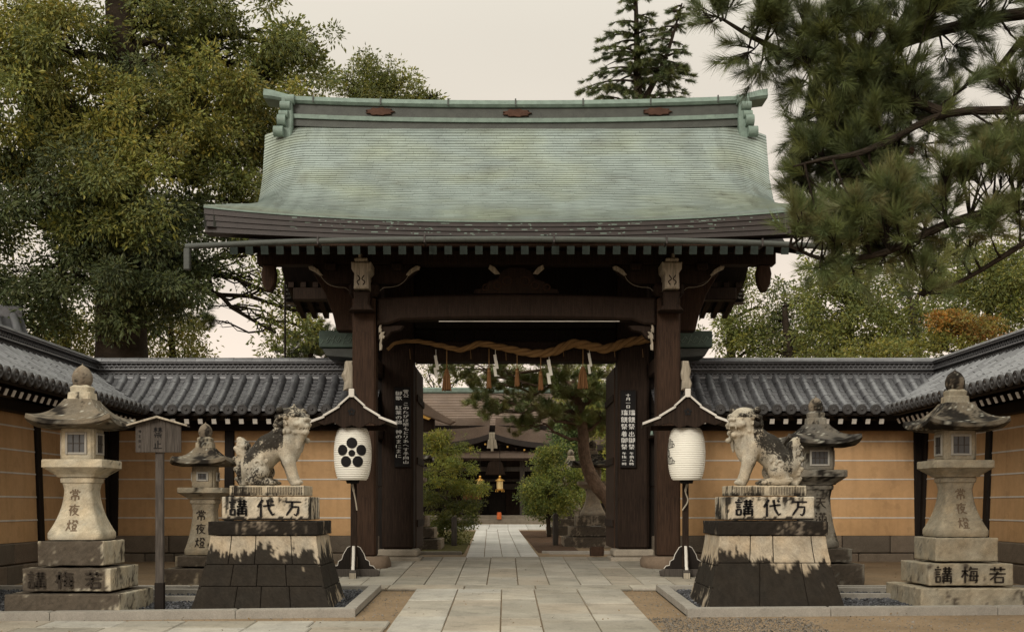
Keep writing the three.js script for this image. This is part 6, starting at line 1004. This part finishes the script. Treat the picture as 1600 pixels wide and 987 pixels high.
// trees seen above the gate roof
{
  const Z = 42, b = V(X(600, Z), gy(Z), -Z); tree('broadleaf_tree', 'rounded broadleaf crown peeping over the left half of the gate roof', 'tree', b, [b.clone(), at(600, 400, Z), at(605, 150, Z)], [0.4, 0.3, 0.12], [lobe(560, 150, Z, 42, 520, 0.05), lobe(585, 128, Z, 34, 380, 0.08), lobe(620, 140, Z, 34, 380, 0.05), lobe(660, 155, Z, 24, 240, 0.08, 0.6), lobe(685, 156, Z, 14, 80, 0.1, 0.7), lobe(610, 190, Z, 60, 500)], CLUSTERS, G1, 181, { limb: 0.12, scale: 1.05 });
}
{ // layered conifer
  const Z = 40, b = V(X(1000, Z), gy(Z), -Z), t = thing('conifer', 'tall dark conifer with drooping tiers behind the gate roof', 'tree', [b.x, b.y, b.z]), r = rngOf(191), loc = (v) => v.clone().sub(b);
  part('trunk', tube(curve([loc(b), loc(at(998, 200, Z)), loc(at(993, -30, Z))], 14), (k) => 0.3 * (1 - 0.85 * k), 8), M.bark, t);
  part('leader', tube(curve([loc(at(1000, 170, Z)), loc(at(1040, 90, Z)), loc(at(1066, 5, Z))], 10), (k) => 0.12 * (1 - 0.8 * k), 7), M.bark, t);
  const mats = [], cols = [], list = [], q = new THREE.Quaternion();
  const tier = (ax, ay, len, th) => { const s = loc(at(ax, ay, Z)), d = V(Math.cos(th), 0.12, Math.sin(th) * 0.9), pts = []; for (let i = 0; i <= 6; i++) { const u = i / 6; pts.push(s.clone().addScaledVector(d, len * u).add(V(0, -len * 0.34 * u * u + len * 0.14 * u, 0))); } list.push(tube(pts, (k) => 0.045 * (1 - 0.8 * k), 5, false)); const n = Math.ceil(len * 9); for (let i = 0; i < n; i++) { const u = 0.12 + 0.88 * r(), k = u * 6, a = Math.min(5, Math.floor(k)), p = pts[a].clone().lerp(pts[a + 1], k - a), sd = (r() - 0.5); p.add(V(-d.z, 0, d.x).multiplyScalar(sd * len * 0.32 * (1.1 - u))).add(V(0, -Math.abs(sd) * 0.12, 0)); q.setFromUnitVectors(V(0, 1, 0), V(d.x + (r() - 0.5) * 0.8 + sd * -d.z, 0.0 - 0.4 * r(), d.z + (r() - 0.5) * 0.8).normalize()); const sc = 1.05 * (0.7 + 0.6 * r()); mats.push(new THREE.Matrix4().compose(p, q, V(sc, sc, sc))); cols.push(blend(G1d, r)); } };
  for (let i = 0; i < 84; i++) { const y = -20 + Math.pow(r(), 0.8) * 215, len = (0.25 + (y + 25) / 180 * 1.95) * (0.7 + 0.5 * r()); tier(992, y, len, r() * 6.283); } for (let i = 0; i < 42; i++) { const y = 8 + r() * 120, len = (0.2 + (y) / 130 * 0.95) * (0.7 + 0.5 * r()); tier(1066 - y * 0.25, y, len, r() * 6.283); }
  part('branches', merge(list), M.bark, t).userData.kind = 'stuff'; const im = shadows(new THREE.InstancedMesh(TUFT_FAR, needleMat, mats.length)), c = new THREE.Color(); mats.forEach((m, i) => { im.setMatrixAt(i, m); im.setColorAt(i, c.setRGB(...cols[i])); }); im.name = 'crown'; im.userData.kind = 'stuff'; t.add(im);
}
// row of trees beyond the right wall
const G2 = [[0.06, 0.08, 0.022], [0.09, 0.1, 0.024], [0.045, 0.062, 0.02], [0.11, 0.1, 0.025]], OR = [[0.22, 0.1, 0.016], [0.2, 0.12, 0.02], [0.26, 0.125, 0.02], [0.13, 0.11, 0.02], [0.1, 0.1, 0.02]];
const rightTrees = [
  ['slim broadleaf tree just right of the gate, partly hidden by its eave', 1140, 36, [[1150, 440, 30, 260], [1135, 500, 38, 360], [1165, 530, 36, 300, 0.15], [1190, 480, 25, 90, 0.3], [1195, 540, 36, 300, 0.15]]],
  ['light green tree with open crown above the right wall beside the gate', 1230, 35, [[1215, 500, 34, 260, 0.2], [1250, 470, 40, 380, 0.15], [1235, 540, 45, 420, 0.12], [1205, 545, 30, 180, 0.2], [1285, 520, 40, 360, 0.15]]],
  ['dense green tree in the middle above the right wall', 1330, 34, [[1300, 455, 48, 560, 0.08], [1350, 470, 52, 640, 0.08], [1330, 520, 50, 500, 0.12], [1375, 530, 45, 420, 0.12], [1290, 545, 40, 300, 0.15], [1310, 415, 40, 300, 0.1]]],
  ['tall green tree above the right wall left of the orange maple', 1430, 35, [[1410, 440, 52, 560, 0.12], [1460, 420, 50, 500, 0.12], [1430, 490, 50, 480, 0.1], [1420, 545, 48, 400, 0.12], [1380, 400, 45, 300, 0.15]]],
  ['broad green tree at the far right above the side wall', 1550, 33, [[1500, 430, 52, 560, 0.1], [1550, 410, 55, 640, 0.08], [1590, 450, 55, 640, 0.05], [1530, 470, 50, 500, 0.08], [1640, 420, 60, 500], [1590, 500, 50, 420, 0.1], [1480, 480, 40, 300, 0.12]]],
];
rightTrees.forEach(([label, px, Z, ls], i) => { const b = V(X(px, Z), gy(Z), -Z); tree('broadleaf_tree', label, 'tree', b, [b.clone(), at(px + 5, 590, Z), at(px - 4, 480, Z)], [0.2, 0.16, 0.07], ls.map(([x, y, q, n, s]) => lobe(x, y, Z + (i % 2 ? 0.6 : -0.6), q, n, s ?? 0)), CLUSTERS, i % 2 ? G2 : G1, 300 + i * 7, { limb: 0.07, scale: 0.95, group: 'trees above the right wall' }); });
{ const Z = 29, b = V(X(1520, Z), gy(Z), -Z); tree('maple_tree', 'orange autumn maple above the right wall', 'tree', b, [b.clone(), at(1515, 580, Z), at(1500, 520, Z)], [0.12, 0.09, 0.05], [lobe(1478, 505, Z, 26, 260, 0.05, 0.5), lobe(1505, 512, Z, 32, 300, 0.05, 0.45), lobe(1545, 520, Z, 30, 260, 0.08, 0.5), lobe(1465, 540, Z, 26, 190, 0.1, 0.6, G1y), lobe(1500, 545, Z, 28, 160, 0.1, 0.5, G1y)], SMALL, OR, 371, { limb: 0.04, scale: 1.25 }); }
{ const Z = 30, b = V(X(1360, Z), gy(Z), -Z); tree('young_tree', 'bright green low tree just above the right wall ridge', 'tree', b, [b.clone(), at(1355, 600, Z), at(1350, 550, Z)], [0.08, 0.06, 0.03], [lobe(1350, 550, Z, 34, 260, 0.05, 0.6, G1y), lobe(1395, 552, Z, 26, 160, 0.05, 0.5, G1y)], CLUSTERS, G1y, 381, { limb: 0.03, scale: 0.8 }); }

// foreground pine reaching in from the right
{
  const Z = 8.8, b = V(5.4, gy(8.8), -8.8), t = thing('foreground_pine', 'near pine reaching in from the upper right with long needles', 'tree', [b.x, b.y, b.z]), loc = (v) => v.clone().sub(b), r = rngOf(401);
  const tr = curve([b.clone(), V(5.35, 1.6, -8.9), V(5.15, 3.2, -8.7), V(4.95, 4.8, -8.8), V(5.1, 6.4, -8.9)].map(loc), 24); part('trunk', tube(tr, (k) => 0.26 * (1 - 0.55 * k), 14), M.bark, t);
  const br = (list, r0) => { const c = curve(list.map(([x, y, z]) => loc(at(x, y, z))), 20); part('bough', tube(c, (k) => r0 * (1 - 0.82 * k), 8), M.bark, t); return c; };
  const boughs = [br([[1860, 230, 8.8], [1700, 165, 8.7], [1600, 172, 8.6], [1480, 178, 8.5], [1400, 215, 8.5], [1330, 270, 8.6], [1280, 320, 8.7]], 0.048), br([[1850, 100, 8.9], [1650, 20, 9], [1480, 45, 9.1], [1370, 80, 9], [1260, 90, 8.9], [1180, 60, 8.8], [1130, 30, 8.8]], 0.06), br([[1860, 360, 8.6], [1700, 310, 8.4], [1600, 320, 8.3], [1480, 350, 8.2], [1380, 395, 8.2], [1290, 405, 8.3], [1235, 385, 8.4]], 0.05), br([[1480, 178, 8.5], [1400, 150, 8.7], [1320, 150, 8.9], [1250, 190, 9], [1225, 180, 9]], 0.04), br([[1400, 215, 8.5], [1340, 240, 8.2], [1280, 250, 8.1], [1240, 260, 8.1]], 0.03), br([[1600, 60, 9.2], [1540, 120, 9.3], [1500, 100, 9.3]], 0.03), br([[1700, 310, 8.4], [1600, 380, 8.2], [1500, 440, 8.3], [1440, 460, 8.3]], 0.03), br([[1650, 20, 9], [1560, -40, 9.2], [1400, -30, 9.2], [1300, -10, 9.2]], 0.05)];
  const pal = [[0.04, 0.055, 0.018], [0.06, 0.075, 0.02], [0.035, 0.045, 0.018], [0.075, 0.085, 0.022]], pg = [[0.062, 0.08, 0.024], [0.08, 0.096, 0.028], [0.045, 0.062, 0.02], [0.09, 0.085, 0.03]];
  const zones = [[1135, 28, 26, 26], [1165, 58, 26, 26], [1200, 40, 36, 40], [1240, 95, 40, 55], [1190, 90, 26, 26], [1290, 40, 58, 100], [1380, 50, 70, 130], [1470, 20, 70, 120], [1560, 10, 60, 90], [1320, 120, 58, 100], [1400, 140, 58, 90], [1270, 165, 46, 70], [1240, 180, 30, 36], [1330, 200, 55, 95], [1265, 240, 42, 70], [1240, 265, 26, 34], [1300, 285, 52, 100], [1260, 320, 40, 60], [1380, 260, 45, 60], [1460, 150, 45, 45], [1440, 215, 40, 36], [1540, 190, 45, 40], [1590, 120, 40, 34],
    [1235, 355, 34, 60, 1], [1270, 395, 42, 80, 1], [1320, 360, 52, 100, 1], [1380, 340, 52, 95, 1], [1440, 330, 52, 80, 1], [1500, 300, 50, 70, 1], [1560, 270, 48, 65, 1], [1600, 230, 45, 55, 1], [1360, 405, 46, 60, 1], [1430, 400, 46, 50, 1], [1500, 380, 44, 44, 1], [1580, 340, 48, 48, 1], [1450, 445, 34, 24, 1], [1660, 100, 70, 60], [1680, 300, 70, 60, 1], [1240, 330, 26, 26], [1345, 310, 50, 60]];
  const twigs = [], M1 = [], C1 = [], q = new THREE.Quaternion(), all = boughs.flat();
  for (const [px0, py, rad, n, g] of zones) {
    const px = px0 + (px0 < 1350 && py > 92 ? 32 : 0);
    const zc = (g ? 8.25 : 8.75), c = loc(at(px, py, zc)), k = rad / F * zc; 
    const centers = []; for (let s = 0; s < Math.ceil(n / 7); s++) { const d = V(r() - 0.5, (r() - 0.5) * 0.8, (r() - 0.5) * 1.6).multiplyScalar(2 * k * 0.8); const p = c.clone().add(d); let best = all[0], bd = 1e9; for (const a of all) { const e = a.distanceTo(p); if (e < bd) { bd = e; best = a; } } twigs.push(tube([best, best.clone().lerp(p, 0.5).add(V(0, -0.03 + 0.06 * r(), 0)), p], (u) => 0.011 * (1 - 0.65 * u), 5, false)); centers.push([p, best]); }
    for (let i = 0; i < n * (g ? 0.85 : 1.4); i++) { const [p, bst] = centers[i % centers.length], dir = p.clone().sub(bst).normalize().multiplyScalar(0.8).add(V((r() - 0.5) * 1.6, (r() - 0.2) * 1.1, (r() - 0.5) * 1.6)).normalize(), e = p.clone().addScaledVector(dir, r() * 0.16); q.setFromUnitVectors(V(0, 1, 0), dir); const sc = 0.62 + 0.7 * r(); M1.push(new THREE.Matrix4().compose(e, q, V(sc, sc, sc))); C1.push(blend(g ? pg : pal, r)); if (e.distanceTo(p) > 0.03) twigs.push(tube([p, e], 0.0045, 4, false)); }
  }
  const tw = part('twigs', merge(twigs), M.bark, t); tw.userData.kind = 'stuff';
  const im = shadows(new THREE.InstancedMesh(TUFT, needleMat, M1.length)), c = new THREE.Color(); M1.forEach((m, i) => { im.setMatrixAt(i, m); im.setColorAt(i, c.setRGB(...C1[i])); }); im.name = 'crown'; im.userData.kind = 'stuff'; t.add(im);
  for (const [x, y] of [[1216, 96], [1302, 150], [1425, 235]]) part('cone', new THREE.IcosahedronGeometry(0.022, 1).scale(1, 1.35, 1).translate(...loc(at(x, y, 8.7)).toArray()), M.barkRed, t);
}
// ---------- planting inside the precinct ----------
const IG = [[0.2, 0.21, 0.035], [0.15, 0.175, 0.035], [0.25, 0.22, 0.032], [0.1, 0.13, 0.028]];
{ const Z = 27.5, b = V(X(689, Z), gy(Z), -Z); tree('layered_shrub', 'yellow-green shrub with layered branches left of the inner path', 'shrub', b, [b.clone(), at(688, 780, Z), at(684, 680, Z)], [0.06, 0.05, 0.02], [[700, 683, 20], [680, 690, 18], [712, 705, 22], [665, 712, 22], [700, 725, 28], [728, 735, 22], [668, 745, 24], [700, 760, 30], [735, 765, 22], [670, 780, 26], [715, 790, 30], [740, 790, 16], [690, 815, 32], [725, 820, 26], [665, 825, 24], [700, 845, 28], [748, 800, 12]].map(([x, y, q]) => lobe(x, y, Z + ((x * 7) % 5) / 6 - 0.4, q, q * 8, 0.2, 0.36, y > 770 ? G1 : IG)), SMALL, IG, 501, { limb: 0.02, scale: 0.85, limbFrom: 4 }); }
{ const Z = 31, b = V(X(858, Z), gy(Z), -Z); tree('leafy_shrub', 'bright green rounded shrub right of the inner path', 'shrub', b, [b.clone(), at(856, 790, Z), at(858, 730, Z)], [0.06, 0.05, 0.02], [[862, 712, 24], [845, 730, 26], [880, 728, 26], [850, 755, 30], [828, 770, 18], [885, 755, 28], [868, 780, 28], [845, 785, 22], [900, 775, 24], [865, 800, 22]].map(([x, y, q]) => lobe(x, y, Z, q, q * 10, 0.15, 0.75)), SMALL, [[0.15, 0.17, 0.03], [0.1, 0.13, 0.025], [0.06, 0.09, 0.02], [0.2, 0.19, 0.03]], 521, { limb: 0.02, scale: 0.95 }); }
{ // leaning pine
  const Z = 25.6, b = V(X(972, Z), gy(Z), -Z); tree('leaning_pine', 'leaning red-barked pine beyond the gate opening', 'tree', b, [b.clone(), at(958, 790, Z), at(930, 755, Z), at(914, 715, Z), at(911, 670, Z), at(905, 630, Z), at(880, 590, Z), at(850, 560, Z)], [0.17, 0.16, 0.15, 0.13, 0.11, 0.09, 0.07, 0.04], [[905, 620, 36, 150], [870, 600, 40, 170], [940, 610, 40, 170], [840, 640, 36, 120], [880, 655, 36, 110], [800, 590, 34, 110], [790, 625, 34, 100], [770, 640, 26, 70], [820, 665, 28, 70], [855, 575, 36, 110], [930, 575, 40, 150], [955, 650, 36, 130], [930, 660, 30, 110], [760, 600, 28, 70], [735, 585, 28, 60], [700, 575, 30, 50], [748, 625, 14, 22]].map(([x, y, q, n]) => lobe(x, y, Z - 0.6 + (x % 7) * 0.2, q, Math.round(n * 1.1), 0.16, 0.45)), [TUFT_FAR], [[0.09, 0.115, 0.035], [0.12, 0.135, 0.04], [0.15, 0.14, 0.045]], 541, { radial: true, mat: needleMat, bark: M.barkRed, limb: 0.045, scale: 1.0, limbFrom: 9 });
}
for (const [label, px, Z, ls, pal, seed] of [
  ['dark climbing greenery beside the leaning pine trunk', 895, 34, [[888, 650, 22, 260], [885, 690, 24, 280], [900, 670, 22, 220], [895, 720, 26, 280]], [[0.06, 0.095, 0.025], [0.04, 0.065, 0.02], [0.09, 0.12, 0.03]], 561],
  ['green tree behind the leaning pine at the right post', 950, 40, [[940, 600, 40, 520], [960, 660, 40, 520], [940, 720, 40, 520], [960, 770, 40, 480], [920, 760, 30, 300], [910, 640, 40, 420], [990, 700, 50, 420]], IG, 571],
  ['open-crowned tree beyond the hall roof on the left', 680, 62, [[665, 592, 18, 60, 0.3], [690, 575, 20, 80, 0.25], [720, 592, 18, 60, 0.25], [750, 572, 24, 110, 0.2], [655, 555, 24, 80, 0.2]], G1, 581],
  ['broad tree beyond the hall roof in the middle', 800, 64, [[785, 572, 26, 120, 0.25], [825, 580, 26, 120, 0.25], [860, 575, 30, 160, 0.2], [900, 580, 34, 220, 0.1]], G1, 591],
]) { const b = V(X(px, Z), gy(Z), -Z); tree('broadleaf_tree', label, 'tree', b, [b.clone(), at(px, 780, Z), at(px + 3, 620, Z)], [0.16, 0.13, 0.05], ls.map(([x, y, q, n, s]) => lobe(x, y, Z, q, n, s ?? 0)), Z > 50 ? CLUSTERS : SMALL, pal, seed, { limb: 0.05, scale: Z > 50 ? 1.2 : 1.3, group: 'trees inside the precinct' }); }

renderer.render(scene, camera);
